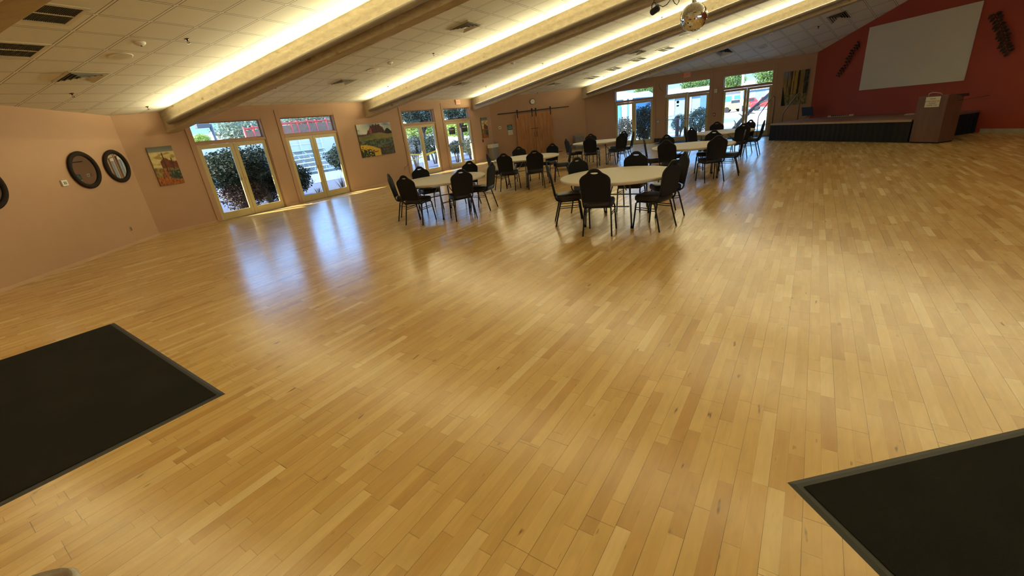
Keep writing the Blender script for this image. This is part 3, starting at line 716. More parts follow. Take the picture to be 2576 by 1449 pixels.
# podium
p0, p1 = flo(2286, 359.8), flo(2357.5, 361.3); ud = (p1-p0).normalized(); hP = math.degrees(math.atan2(ud.x, ud.y)); Wp = (p1-p0).length; rzp = rzh(hP)
vx = .50
t = thing('podium', 'brown wooden podium with a slanted top in front of the stage', 'podium', p0, rzp)
podm = woodmat('walnut_laminate', (.115, .055, .032), (.15, .075, .045), .4, sc=(8, 8, .8), knots=False)
mb = MB()
sec = [(0, 0), (vx, 0), (vx, 1.02), (vx-.04, 1.08), (0.0, 1.17), (0, 1.17)]
sec = [(0, .03), (vx, .03), (vx, 1.10), (.10, 1.17), (0, 1.17)]
n_ = len(sec)
for x in (0, Wp): mb.v += [(x, y, z) for y, z in sec]
for k in range(n_): mb.f.append((k, (k+1) % n_, n_+(k+1) % n_, n_+k)); mb.sm.append(False)
mb.f.append(tuple(range(n_))[::-1]); mb.f.append(tuple(range(n_, 2*n_))); mb.sm += [False, False]
mb.build('cabinet', podm, t, bevel=.006)
MB().box(.02, Wp-.02, .02, vx-.02, 0, .03).build('plinth', dk, t)
MB().box(-.02, Wp+.02, vx-.06, vx+.12, 1.085, 1.115).box(-.02, Wp+.02, .36, vx+.1, 1.11, 1.15).build('reading_desk', mat('dark_brown_top', (.05, .026, .016), .5), t)
cable = MB().tube([(.22, .02, 1.17), (.24, -.005, 1.225), (.32, -.015, 1.25), (.42, -.01, 1.24), (.50, .01, 1.215), (.53, .03, 1.18)], .006, 6); tag(cable.build('white_cable', whit, loc=p0, rz=rzp), 'white looped cable on the podium top', 'cable')
mc = MB().tube([(Wp+.02, .30, 1.0), (Wp+.25, .45, 1.03), (Wp+.45, .62, 1.06)], .007, 6); mc.build('reading_light_arm', mat('brown_metal_rod', (.12, .05, .02), .4, metal=.5), t)
pn = MB().box(0, .34, -.004, 0, 0, .25).build('paper_notice', mat('white_paper', (.70, .66, .55), .8), loc=p0+ud*.19+Vector((0, 0, .895)), rz=rzp); tag(pn, 'white paper notice taped to the front of the podium', 'sign')
for k, (s, z) in enumerate((('PLEASE', .20), ('DO NOT MOVE THIS', .14), ('PODIUM', .09), ('THANK YOU', .045))):
    text('lettering', s, .042 if k != 1 else .036, mat('dark_ink', (.12, .11, .08), .8), pn, (.17, -.0055, z), (PI/2, 0, 0))
# ------------------------------------------------------------------ projection screen and leaf sprays
sx = []
for x, y in ((2189.8, 67.6), (2473, 5), (2422.5, 203), (2161, 226.4)): sx.append(WE.px(x, y, .03))
s0 = (sx[0][0]+sx[3][0])/2; s1 = (sx[1][0]+sx[2][0])/2; zt_ = (sx[0][1]+sx[1][1])/2; zb_ = (sx[2][1]+sx[3][1])/2
t = thing('projection_screen', 'large blank grey-white projection panel on the red wall', 'projection screen', WE.at(s0), WE.rz)
MB().box(0, s1-s0, -.03, -.005, zb_, zt_).build('panel', mat('matte_white_screen', (.66, .64, .54), .9, bump=.1, bump_scale=150), t, bevel=.002)
MB().box(-.008, s1-s0+.008, -.034, -.004, zb_-.008, zb_).box(-.008, s1-s0+.008, -.034, -.004, zt_, zt_+.008).box(-.008, 0, -.034, -.004, zb_, zt_).box(s1-s0, s1-s0+.008, -.034, -.004, zb_, zt_).build('edge_strip', whit, t)
leafm = mat('dark_bronze_leaf', (.035, .018, .010), .55, metal=.3)
def spray(name, lab, pts, wid):
    pp = [WE.px(x, y, .05) for x, y in pts]
    t = thing(name, lab, 'wall decoration', WE.at(pp[0][0], pp[0][1]), WE.rz, 'metal leaf sprays beside the screen')
    pl = [Vector((a-pp[0][0], -.05, z-pp[0][1])) for a, z in pp]
    MB().tube(pl, .008, 6).build('stem', leafm, t)
    lf = MB(); rnd = random.Random(5)
    tot = 25
    for k in range(tot):
        f = k/(tot-1)*(len(pl)-1); i = min(int(f), len(pl)-2); P = pl[i].lerp(pl[i+1], f-i); T = (pl[i+1]-pl[i]).normalized()
        sgn = 1 if k % 2 else -1; side = Vector((T.z, 0, -T.x))*sgn
        dr = (T*-.35+side*1.0+Vector((0, -.35+.3*rnd.random(), .2*(rnd.random()-.5)))).normalized(); ln = wid*(.8+.4*rnd.random())*(.7 if k < 3 else 1); wv = dr.cross(Vector((0, 1, .3))).normalized()*ln*.27
        q = [P, P+dr*ln*.35+wv, P+dr*ln*.7+wv*.8, P+dr*ln, P+dr*ln*.7-wv*.8, P+dr*ln*.35-wv]
        mid = P+dr*ln*.5+Vector((0, -.02, 0))
        for j in range(6): lf.poly([q[j], q[(j+1) % 6], mid])
    lo = lf.build('leaves', leafm, t); sm = lo.modifiers.new('s', 'SOLIDIFY'); sm.thickness = .003
spray('leaf_spray', 'dark metal leaf spray on the red wall left of the screen', [(2108, 192), (2124, 172), (2136, 148), (2148, 128), (2162, 107)], .13)
spray('leaf_spray', 'dark metal leaf spray on the red wall right of the screen', [(2539, 131), (2530, 108), (2524, 84), (2514, 58), (2500, 34)], .17)
# ------------------------------------------------------------------ mirrors, plates, outlet on the left wall
mirm = mat('silver_mirror', (.86, .86, .84), .02, metal=1)
ringm = mat('dark_woven_rim', (.022, .014, .009), .7, spec=.15, noise_amt=.5, noise_scale=60, bump=.7, bump_scale=120)
for s, z, R, lab in ((-1.36, 1.715, .375, 'round mirror with a dark rim, middle one of three on the left wall'), (-.46, 1.72, .36, 'round mirror with a dark rim nearest the room corner'), (-3.45, 1.62, .375, 'round mirror with a dark rim cut off by the left picture edge')):
    t = thing('round_mirror', lab, 'mirror', WA.at(s, z), WA.rz, 'round mirrors on the left wall')
    rg = MB(); n = 40; m_ = 8
    for k in range(n):
        a = 2*PI*k/n
        for j in range(m_):
            b = 2*PI*j/m_; rr = R-.045+.045*math.cos(b); rg.v.append((rr*math.cos(a), -.03-.028*math.sin(b), rr*math.sin(a)))
    for k in range(n):
        for j in range(m_): rg.f.append((k*m_+j, k*m_+(j+1) % m_, ((k+1) % n)*m_+(j+1) % m_, ((k+1) % n)*m_+j)); rg.sm.append(True)
    rg.build('rim', ringm, t); MB().disc_y(0, 0, R-.08, -.022, 0, 40).build('mirror_glass', mirm, t)
def wallplate(name, W, s, z, w, h, lab, cat, m_, dep=.02, detail=None):
    t = thing(name, lab, cat, W.at(s, z), W.rz)
    MB().box(-w/2, w/2, -dep, 0, -h/2, h/2).build('body', m_, t, bevel=min(.006, dep*.3))
    if detail: MB().box(-w*detail[0]/2, w*detail[0]/2, -dep-.006, -dep+.001, -h*detail[1]/2, h*detail[1]/2).build('face', detail[2], t, bevel=.002)
    return t
wallplate('thermostat', WA, -1.95, 1.52, .13, .11, 'small white thermostat left of the round mirrors', 'thermostat', whit, .03, (.5, .5, mat('grey_display', (.25, .26, .24), .3)))
wallplate('power_outlet', WA, -.81, .35, .07, .115, 'small outlet plate low on the left wall', 'outlet', mat('tan_plate', (.42, .28, .17), .5), .006, (.5, .7, mat('brown_socket', (.14, .09, .05), .5)))
wallplate('thermostat', WC, .41, 1.50, .13, .13, 'white thermostat on the wall left of the barn doors', 'thermostat', whit, .035, (.45, .35, mat('black_display', (.02, .02, .02), .3)))
wallplate('fire_alarm', WB, 8.24, .99, .08, .13, 'small red call point below the narrow cactus painting', 'fire alarm', mat('red_plastic', (.25, .02, .015), .4), .04)
wallplate('push_plate', WD, .21, .97, .13, .13, 'small square grey door button right of the doors nearest the barn doors', 'switch', mat('satin_plate', (.30, .28, .25), .4, metal=.5), .04, (.7, .7, mat('pale_button', (.5, .48, .42), .4)))
wallplate('fire_alarm', WD, 2.68, 1.04, .10, .13, 'red fire alarm pull station between two entrance door pairs', 'fire alarm', mat('red_plastic'), .04, (.5, .45, whit))
wallplate('alarm_strobe', WD, 2.69, 2.02, .12, .15, 'white alarm box high between two entrance door pairs', 'alarm', whit, .05, (.4, .5, mat('clear_lens', (.5, .5, .5), .1)))
wallplate('wall_heater_grille', WD, .24, .12, .40, .17, 'black low grille at the foot of the entrance wall', 'grille', blkp, .05)
# wires
wr = mat('brown_wire', (.08, .045, .02), .6)
def wire(name, W, pts, lab, r=.006, m_=wr):
    pl = [WD_ for WD_ in (W.px(x, y, .012) for x, y in pts)]; b0_ = pl[0]
    tag(MB().tube([(a-b0_[0], -.012, z-b0_[1]) for a, z in pl], r, 6).build(name, m_, loc=W.at(b0_[0], b0_[1]), rz=W.rz), lab, 'cable')
wire('hanging_wire', WD, [(1659, 209), (1657, 216), (1661, 224), (1667, 229), (1672, 233)], 'loose dark wire above the middle entrance doors')
wire('wall_conduit', WB, [(1006, 290), (1008.5, 312), (1016, 350), (1024, 390), (1027.5, 412), (1024, 419), (1018, 421), (1018.5, 428)], 'tan conduit running down beside the third glass doors', .009, mat('tan_conduit', (.36, .20, .10), .5))
# clock
t = thing('wall_clock', 'round white wall clock above the barn doors', 'clock', WC.at(2.22, 2.55), WC.rz)
MB().disc_y(0, 0, .135, -.035, 0, 32).build('case', mat('olive_clock_rim', (.12, .10, .06), .4), t)
MB().disc_y(0, 0, .112, -.038, -.03, 32).build('dial', mat('clock_face', (.75, .73, .66), .5), t)
hh = MB(); hh.box(-.004, .004, -.041, -.039, -.01, .06, Matrix.Rotation(rad(55), 4, 'Y')); hh.box(-.003, .003, -.043, -.041, -.01, .085, Matrix.Rotation(rad(-70), 4, 'Y')); hh.build('hands', blkp, t)
for k in range(12):
    a = PI/2-2*PI*(k+1)/12; text('numeral', str(k+1), .028, blkp, t, (.09*math.cos(a), -.0385, .09*math.sin(a)), (PI/2, 0, 0))
# barn doors
bdm = woodmat('knotty_alder', (.34, .14, .045), (.52, .25, .085), .45, sc=(9, 9, 1.1), dark=(.07, .025, .01))
iron = mat('black_iron', (.014, .013, .012), .5, metal=.4)
for q, (a, b) in enumerate(((1.27, 2.215), (2.235, 3.18))):
    t = thing('barn_door', ('left' if q == 0 else 'right')+' sliding barn door of knotty brown wood', 'door', WC.at(a), WC.rz, 'sliding barn doors')
    w = b-a; pl = MB()
    for k in range(6): pl.box(w*k/6+.002, w*(k+1)/6-.002, -.075, -.045, .03, 2.03)
    pl.build('planks', bdm, t)
    fr = MB(); f_ = .10
    fr.box(0, f_, -.092, -.076, .03, 2.03); fr.box(w-f_, w, -.092, -.076, .03, 2.03); fr.box(f_, w-f_, -.092, -.076, .03, .15); fr.box(f_, w-f_, -.092, -.076, 1.92, 2.03)
    fr.build('frame', bdm, t, bevel=.002)
    L_ = math.hypot(w-2*f_, 1.77); an = math.atan2(1.77, w-2*f_)
    x0, x1 = (f_, w-f_)
    br = MB(); zt1, zb1 = 1.92, .15
    br.v += [(x0, -.09, zt1), (x0+.10, -.09, zt1), (x1, -.09, zb1), (x1-.10, -.09, zb1), (x0, -.076, zt1), (x0+.10, -.076, zt1), (x1, -.076, zb1), (x1-.10, -.076, zb1)]
    for f in ((0, 1, 2, 3), (4, 7, 6, 5), (0, 4, 5, 1), (1, 5, 6, 2), (2, 6, 7, 3), (3, 7, 4, 0)): br.f.append(f); br.sm.append(False)
    br.build('brace', bdm, t)
    hx = w-.055 if q == 0 else .055
    MB().tube([(hx, -.094, .86), (hx, -.13, .88), (hx, -.13, 1.10), (hx, -.094, 1.12)], .012, 8).build('handle', iron, t)
    for x in (.09, w-.09):
        hg = MB().box(x-.022, x+.022, -.10, -.092, 1.85, 2.20); hg.disc_y(x, 2.20, .045, -.105, -.09, 20); hg.build('hanger', iron, t)
MB_ = MB().box(.36, 4.08, -.088, -.078, 2.115, 2.155)
for k in range(7): MB_.disc_y(.45+k*.592, 2.135, .012, -.10, -.002, 8)
tag(MB_.build('barn_door_track', iron, loc=WC.P, rz=WC.rz), 'long black iron sliding track above the barn doors', 'door track')
tag(MB().box(2.0, 2.4, -.11, -.094, 1.27, 1.29).build('door_latch', iron, loc=WC.P, rz=WC.rz), 'small iron latch joining the two barn doors', 'latch')
tag(MB().box(2.3, 3.5, -.45, -.13, 0, .012).build('dark_floor_strip', rub, loc=WC.P, rz=WC.rz), 'thin dark strip on the floor at the foot of the barn doors', 'mat')  # flat dark strip on the floor by the barn doors
# signs left of the barn doors
sg = MB().box(-.135, .135, -.012, 0, -.125, .125).build('wall_sign', mat('teal_sign', (.02, .13, .13), .5), loc=WC.at(.925, 1.465), rz=WC.rz, bevel=.02); tag(sg, 'teal wall sign with three lines of pale lettering', 'sign')
for s, z in (('TABLE', .06), ('& CHAIR', 0), ('STORAGE', -.06)): text('lettering', s, .052, mat('pale_lettering', (.55, .65, .6), .6), sg, (0, -.013, z), (PI/2, 0, 0))
sg = MB().box(-.115, .115, -.003, 0, -.115, .115).build('paper_notice', mat('white_paper'), loc=WC.at(.935, 1.215), rz=WC.rz); tag(sg, 'white paper notice under the teal sign', 'sign')
for s, z, q in (('PLEASE', .08, .03), ('RETURN CHAIRS', .03, .028), ('AFTER USE', -.025, .03), ('THANK YOU', -.07, .026)): text('lettering', s, q, mat('dark_ink'), sg, (0, -.004, z), (PI/2, 0, 0))
# exit signs
def exit_sign(W, s, z, lab, w=.32, h=.20):
    t = thing('exit_sign', lab, 'exit sign', W.at(s, z), W.rz, 'exit signs')
    MB().box(-w/2, w/2, -.06, -.0, -h/2, h/2).build('housing', mat('exit_sign_face', (.62, .46, .32), .5), t, bevel=.006)
    text('lettering', 'EXIT', .17, mat('red_exit_letter', (.6, .03, .01), .5, emit=(1, .08, .03), estr=.12), t, (0, -.062, 0), (PI/2, 0, 0), sx=.95)
exit_sign(WB, 6.64, 2.80, 'small exit sign above the fourth pair of glass doors')
exit_sign(WD, 1.46, 2.83, 'exit sign above the middle entrance doors')
# ------------------------------------------------------------------ paintings
def smooth(a, b, x): t = min(1, max(0, (x-a)/(b-a))); return t*t*(3-2*t)
def nz(x, y, s=1, o=0): return noise.noise(Vector((x*s+o, y*s, o*1.7)))
def mixc(a, b, t): return tuple(a[i]*(1-t)+b[i]*t for i in range(3))
def art_cactus(u, v):           # desert with saguaros; v up
    n = nz(u, v, 9, 3)
    if v > .86: c = mixc((.20, .20, .17), (.12, .13, .12), smooth(.86, 1, v))
    else: c = mixc((.52, .42, .19), (.62, .52, .24), .5+.5*math.sin(v*42+n*3)); c = mixc(c, (.36, .25, .07), smooth(.1, .5, nz(u, v*4, 4, 8)))
    rock = .60+.10*math.exp(-((u-.55)/.16)**2)-.10*smooth(.3, .12, u)+.02*nz(u, 0, 22)
    if u > .82: rock = .60+.02*nz(u, 0, 30)
    if u < .34: rock = .44+.05*nz(u, 0, 8)
    if v < rock: c = mixc((.20, .05, .03), (.10, .035, .03), .5+.9*nz(u, v, 12, 5)) if u > .3 else (.12, .10, .07)
    if v < .44+.04*nz(u, 0, 6): c = mixc((.30, .22, .07), (.14, .07, .03), .5+.8*nz(u, v, 14, 2))
    if .28 < u < .6 and .2 < v < .40: c = mixc((.34, .12, .05), (.10, .04, .02), .5+nz(u, v, 16, 9))
    if u > .55 and .12 < v < .37: c = mixc((.035, .05, .035), (.13, .14, .12), max(0, nz(u, v, 18, 4)*1.6))
    if v < .20-.14*(u-.3): c = mixc((.42, .15, .03), (.20, .05, .02), .5+nz(u, v, 18, 7))
    if abs(u-.50) < .018 and .35 < v < .84: c = (.05, .045, .015)
    if abs(u-.80) < .015 and .38 < v < .70: c = (.06, .05, .02)
    return c
def art_meadow(u, v):
    c = mixc((.42, .46, .44), (.60, .62, .56), .5+nz(u, v, 5, 1)); c = mixc(c, (.22, .27, .33), smooth(.1, .45, nz(u, v*2, 3, 6)))
    if u > .25:
        prof = .70+.24*smooth(.22, .45, u)*smooth(.88, .62, u)+.05*abs(nz(u, 0, 26, 2))+.03*(1 if math.sin(u*70) > .3 else 0)
        if u > .78: prof = .70+.13*math.exp(-((u-.88)/.09)**2)
        if v < prof:
            c = mixc((.12, .045, .045), (.04, .022, .025), .5+.8*math.sin(u*95+nz(u, v, 6)*3)*.6)
            if .34 < u < .41 and v < .86: c = (.24, .07, .06)
            if u > .78: c = (.02, .02, .022)
    elif v < .69+.04*abs(nz(u, 0, 30)): c = (.10, .04, .045)
    hill = .64+.07*smooth(.1, .55, u)-.06*smooth(.6, .9, u)+.01*nz(u, 0, 12)
    if v < hill:
        c = mixc((.18, .17, .055), (.09, .10, .045), .5+nz(u, v*2, 7, 3)); c = mixc(c, (.30, .24, .08), smooth(.5, .56, v)*smooth(.3, .6, u)*.7)
        if u > .72 and .57 < v < .585: c = (.42, .17, .09)
    if v < .50+.03*nz(u, 0, 8):
        c = mixc((.03, .05, .03), (.14, .17, .10), max(0, min(1, .35+nz(u, v, 22, 8)*1.3)))
        c = mixc(c, (.13, .16, .19), max(0, nz(u, v, 16, 4))*smooth(.3, .6, u)*.9)
        if v < .3 and u > .5 and nz(u, v, 30, 12) > .42: c = (.40, .10, .05)
        if v < .25: c = mixc(c, (.018, .018, .02), .45)
    arc = .36-.60*max(0, u-.08)**1.6
    if u < .56 and v < arc+.02:
        c = (.022, .035, .02)
        d = abs(v-arc); thr = .62-.95*math.exp(-(d/.11)**2)
        if nz(u, v, 26, 20)*1.0 > thr-.30 or (v < .12 and u > .36): c = mixc((.68, .45, .06), (.50, .28, .03), .5+nz(u, v, 40, 3))
    return c
def art_forest(u, v):
    c = mixc((.20, .16, .06), (.34, .27, .10), .5+nz(u*3, v, 5, 2))
    if v > .72: c = mixc(c, (.22, .24, .25), smooth(.7, .95, v)*(1-smooth(.25, .35, u)))
    if .3 < u < .55 and .35 < v: c = mixc(c, (.42, .28, .06), .8)
    if .62 < u < .80 and .35 < v < .9: c = mixc(c, (.28, .14, .06), .8)
    if u > .82: c = mixc((.04, .06, .03), (.17, .18, .13), max(0, nz(u, v, 16, 3)+.2*v))
    for x, w in ((.16, .010), (.25, .010), (.31, .025), (.42, .012), (.60, .042), (.84, .012), (.93, .02)):
        if abs(u-x-.03*(v-.5)) < w: c = (.035, .028, .022)
    if v < .32: c = mixc((.09, .10, .045), (.34, .26, .11), .5+nz(u, v, 12, 7))
    if v < .32 and .35 < u < .55: c = mixc(c, (.34, .24, .12), .6*max(0, 1-abs(v-.24)*14))
    if u < .14-.25*(v-.1) and v < .55: c = (.012, .025, .022)
    return c
def painting(name, W, s0, s1, z0, z1, fn, lab, nx=70, nyy=70):
    t = thing(name, lab, 'painting', W.at((s0+s1)/2, (z0+z1)/2), W.rz)
    w, h = s1-s0, z1-z0; vs = []; col = []; fs_ = []
    for j in range(nyy+1):
        for i in range(nx+1):
            u, v = i/nx, j/nyy; vs.append((-w/2+w*u, -.034, -h/2+h*v)); c = fn(u, v); col.append((max(0, c[0]), max(0, c[1]), max(0, c[2]), 1))
    for j in range(nyy):
        for i in range(nx): a = j*(nx+1)+i; fs_.append((a, a+1, a+nx+2, a+nx+1))
    me = bpy.data.meshes.new('painted_canvas'); me.from_pydata(vs, [], fs_); at = me.color_attributes.new('Col', 'FLOAT_COLOR', 'POINT')
    at.data.foreach_set('color', [x for c in col for x in c]); me.materials.append(vmat('painted_canvas'))
    o = bpy.data.objects.new('painted_canvas', me); C.objects.link(o); o.parent = t
    MB().box(-w/2, w/2, -.0335, -.002, -h/2, h/2).build('stretcher', mat('canvas_edge', (.08, .06, .045), .8), t)
painting('canvas_painting', WB, -5.48, -4.95, 1.15, 2.06, art_cactus, 'tall desert painting with two saguaros next to the room corner')
painting('canvas_painting', WB, .77, 2.365, 1.07, 2.19, art_meadow, 'large painting of red peaks over a flower meadow', 150, 110)
painting('canvas_painting', WB, 8.25, 8.76, 1.10, 2.05, art_cactus, 'narrow desert painting above the liner-topped bin', 40, 60)
painting('canvas_painting', WD, 5.22, 6.085, 1.12, 2.40, art_forest, 'forest painting on the entrance wall beside the red wall', 70, 90)
# ------------------------------------------------------------------ bins
binm = mat('grey_bin_plastic', (.20, .19, .16), .5)
t = thing('trash_bin', 'slim grey bin with a white liner in the corner by the narrow painting', 'trash can', WB.at(8.72, 0, .24), WB.rz)
MB().box(-.26, .26, -.14, .14, 0, .74).build('body', binm, t, bevel=.03)
MB().box(-.275, .275, -.155, .155, .60, .775).build('liner', mat('white_bin_liner', (.55, .52, .47), .6), t, bevel=.02)
t = thing('trash_bin', 'low grey bin against the wall behind the farthest round table', 'trash can', WC.at(4.45, 0, .30), WC.rz)
MB().box(-.24, .24, -.16, .16, 0, .66).build('body', binm, t, bevel=.02); MB().box(-.255, .255, -.175, .175, .63, .70).build('rim', mat('grey_bin_rim', (.26, .25, .22), .5), t, bevel=.01)
rp = flo(185, 1421, .70)
t = thing('waste_basket', 'black basket with a clear liner, cut off by the bottom left picture edge', 'trash can', (rp.x-.075, rp.y-.16, 0), .35)
def rsq(r, z, n=32, e=.6): return [(math.copysign(abs(math.cos(2*PI*k/n))**e, math.cos(2*PI*k/n))*r, math.copysign(abs(math.sin(2*PI*k/n))**e, math.sin(2*PI*k/n))*r*.8, z) for k in range(n)]
def loft(rings):
    mb = MB(); n = len(rings[0])
    for r in rings: mb.v += r
    for j in range(len(rings)-1):
        for k in range(n): mb.f.append((j*n+k, j*n+(k+1) % n, (j+1)*n+(k+1) % n, (j+1)*n+k)); mb.sm.append(True)
    mb.f.append(tuple(range(n))[::-1]); mb.sm.append(False); return mb
loft([rsq(.12, .0), rsq(.155, .69), rsq(.150, .69), rsq(.12, .05)]).build('body', blkp, t)
lin = loft([rsq(.150, .50), rsq(.160, .66), rsq(.168, .70), rsq(.158, .712), rsq(.146, .69), rsq(.13, .40)]); lin.f.pop()
lin.sm.pop(); lin.build('liner', mat('clear_bag_plastic', (.42, .38, .31), .25, spec=.8, bump=.6, bump_scale=40), t)
# ------------------------------------------------------------------ ceiling fixtures
ventw = mat('painted_vent_metal', (.58, .54, .44), .5)
def ctop(name, bay, P, lab, cat, group=None):
    t = bpy.data.objects.new(name, None); C.objects.link(t); t.matrix_world = frame_on(P, PL[bay][1], bays[bay][1]); t.empty_display_size = .1
    return tag(t, lab, cat, group)
def sqring(mb, r0, z0, r1, z1, th=.003):
    for k in range(4):
        M = Matrix.Rotation(PI/2*k, 4, 'Z')
        q = [M @ Vector(v) for v in ((-r0, -r0, z0), (r0, -r0, z0), (r1, -r1, z1), (-r1, -r1, z1), (-r0, -r0, z0+th), (r0, -r0, z0+th), (r1, -r1, z1+th), (-r1, -r1, z1+th))]
        i = len(mb.v); mb.v += [tuple(v) for v in q]
        for f in ((0, 1, 2, 3), (4, 7, 6, 5), (0, 4, 5, 1), (2, 6, 7, 3)): mb.f.append(tuple(i+a for a in f)); mb.sm.append(False)
def diffuser(bay, P, lab):
    t = ctop('air_diffuser', bay, P, lab, 'ceiling vent', 'square air diffusers')
    MB().box(-.27, .27, -.27, .27, -.004, .003).build('backing', dk, t)  # near-black plate stands in for the shaded opening behind the louvers
    f = MB(); sqring(f, .298, .003, .262, .012, .006); f.build('frame', ventw, t)
    l = MB()
    for k, r in enumerate((.245, .185, .125, .065)): sqring(l, r-.022, .004, r, .026, .003)
    l.box(-.03, .03, -.03, .03, .02, .026); l.build('louvers', ventw, t)
def grille(bay, P, lab):
    t = ctop('return_grille', bay, P, lab, 'ceiling vent', 'dark return grilles')
    MB().box(-.26, .26, -.26, .26, -.003, .002).build('backing', dk, t)
    f = MB()
    f.box(-.30, .30, -.30, -.25, 0, .012).box(-.30, .30, .25, .30, 0, .012).box(-.30, -.25, -.25, .25, 0, .012).box(.25, .30, -.25, .25, 0, .012).box(-.25, .25, -.012, .012, 0, .011)
    f.build('frame', ventw, t)
    s = MB()
    for k in range(26): x = -.245+.49*k/25; s.box(x-.0025, x+.0025, -.25, .25, .002, .009)
    s.build('slats', mat('grey_green_slat', (.11, .11, .08), .6), t)
def speaker(bay, P, lab):
    t = ctop('ceiling_speaker', bay, P, lab, 'speaker', 'round ceiling speakers')
    MB().lathe([(.165, 0), (.165, .006), (.155, .012), (.148, .012)], 32).build('bezel', ventw, t)
    MB().lathe([(.147, .008), (.10, .012), (.02, .013)], 32).build('grille', mat('speaker_mesh', (.50, .45, .34), .7, bump=.5, bump_scale=400), t)
def detector(bay, P, lab):
    t = ctop('smoke_detector', bay, P, lab, 'smoke detector', 'smoke detectors')
    MB().lathe([(.07, 0), (.07, .012), (.055, .03), (.03, .042), (.005, .044)], 24).build('housing', whit, t)
    MB().lathe([(.012, .043), (.012, .05)], 10).build('sensor', dk, t)
def sprinkler(bay, P, lab):
    t = ctop('sprinkler_head', bay, P, lab, 'sprinkler', 'sprinkler heads')
    MB().lathe([(.035, 0), (.033, .006), (.012, .008), (.009, .03)], 14).tube([(.009, 0, .03), (.016, 0, .045), (.006, 0, .06)], .003, 5).tube([(-.009, 0, .03), (-.016, 0, .045), (-.006, 0, .06)], .003, 5).build('body', mat('aged_bronze', (.05, .035, .02), .4, metal=.7), t)
    MB().lathe([(.004, .058), (.024, .060), (.024, .062), (.004, .062)], 12).build('deflector', mat('aged_bronze'), t)
off = {0: 1, 1: 2, 2: 3, 3: 4, 4: 5}
def cc(bay, i, j): return cell(bay, i+.5, j+.5)
grille(1, onceil(1, 117, 33), 'large dark return grille nearest the top left corner')
grille(1, onceil(1, 30, 124), 'dark return grille cut off by the left picture edge')
for b, x, y, l in ((1, 207, 193, 'square air diffuser above the round mirrors'), (2, 1170, 67, 'square air diffuser high between the first two visible beams'), (2, 864, 205, 'square air diffuser nearest the second glass doors'),
                   (3, 1161, 210, 'square air diffuser above the third glass doors'), (4, 1395, 211, 'square air diffuser above the wall clock'), (4, 1604, 131, 'square air diffuser peeping out from behind a beam'),
                   (5, 1820, 130, 'square air diffuser above the entrance doors nearest the stage'), (5, 2110, 43, 'square air diffuser above the corner of the red wall')):
    diffuser(b, onceil(b, x, y), l)
for x, y, l in ((1492, 194.5, 'dark return grille, lowest of four in a row'), (1546, 173, 'dark return grille, second lowest of four in a row'), (1607, 149, 'dark return grille, third of four in a row'), (1676, 123, 'dark return grille, highest of four in a row')): grille(4, onceil(4, x, y), l)
for b, x, y, l in ((1, 302, 141, 'round ceiling speaker above the round mirrors'), (2, 937, 176, 'round ceiling speaker between the first two visible beams'), (3, 1258, 171, 'round ceiling speaker above the third glass doors'),
                   (4, 1475, 184, 'round ceiling speaker near the wall clock'), (4, 1722, 88, 'round ceiling speaker beside the mirror ball'), (5, 1918, 118, 'round ceiling speaker on the shaded ceiling by the red wall')): speaker(b, onceil(b, x, y), l)
for b, x, y, l in ((1, 352, 107, 'smoke detector beside the speaker above the mirrors'), (2, 981, 157, 'smoke detector between the first two visible beams'), (3, 1290, 158, 'smoke detector above the third glass doors'), (5, 1941, 84, 'smoke detector on the shaded ceiling by the red wall')): detector(b, onceil(b, x, y), l)
for b, x, y, l in ((1, 470, 98, 'sprinkler head right of the smoke detector'), (1, 180, 235, 'sprinkler head above the left round mirror'), (1, 370, 268, 'sprinkler head at the foot of the first beam'), (2, 691, 216, 'sprinkler head above the second glass doors'), (2, 1090, 134, 'sprinkler head midway up the second bay'),
                   (2, 976, 217, 'sprinkler head left of the second beam end'), (3, 1222, 217, 'sprinkler head above the small exit sign'), (3, 1365, 159, 'sprinkler head midway up the third bay'), (3, 1665, 43, 'sprinkler head below the black stage light'), (4, 1352, 233, 'sprinkler head just above the wall clock'),
                   (4, 1519, 192, 'sprinkler head beside the lowest return grilles'), (4, 1756, 99, 'sprinkler head under the mirror ball'), (5, 2059, 67, 'sprinkler head on the shaded ceiling by the red wall')): sprinkler(b, onceil(b, x, y), l)
# mirror ball
BP = away(1745, 43, 8.3); RB = .20
top = Vector((BP.x, BP.y, 0)); Pn, nn = PL[3]; top.z = zon(Pn, nn, top)
t = thing('mirror_ball', 'silver mirror ball hanging from the ceiling at the top of the picture', 'mirror ball', BP)
mb = MB(); nr = 30
for j in range(nr):
    th0, th1 = PI*j/nr, PI*(j+1)/nr; nc = max(4, int(round(2*nr*math.sin((th0+th1)/2))))
    for k in range(nc):
        a0, a1 = 2*PI*(k+.03)/nc, 2*PI*(k+.97)/nc; t0, t1 = th0+.03*PI/nr, th1-.03*PI/nr
        mb.poly([(RB*math.sin(q)*math.cos(a), RB*math.sin(q)*math.sin(a), RB*math.cos(q)) for q, a in ((t0, a0), (t1, a0), (t1, a1), (t0, a1))])
mb.build('mirror_tiles', mat('mirror_tile', (.80, .79, .76), .06, metal=1), t)
MB().lathe([(RB*.985*math.sin(PI*(k+.001)/16), -RB*.985*math.cos(PI*k/16)) for k in range(17)], 32, cap=False).build('core', mat('dark_grout', (.25, .22, .17), .4, metal=.6), t)
MB().lathe([(.035, RB-.01), (.035, RB+.03), (.012, RB+.04)], 14).tube([(0, 0, RB+.03), (0, 0, top.z-BP.z)], .004, 6).build('hanging_wire', chrome, t)
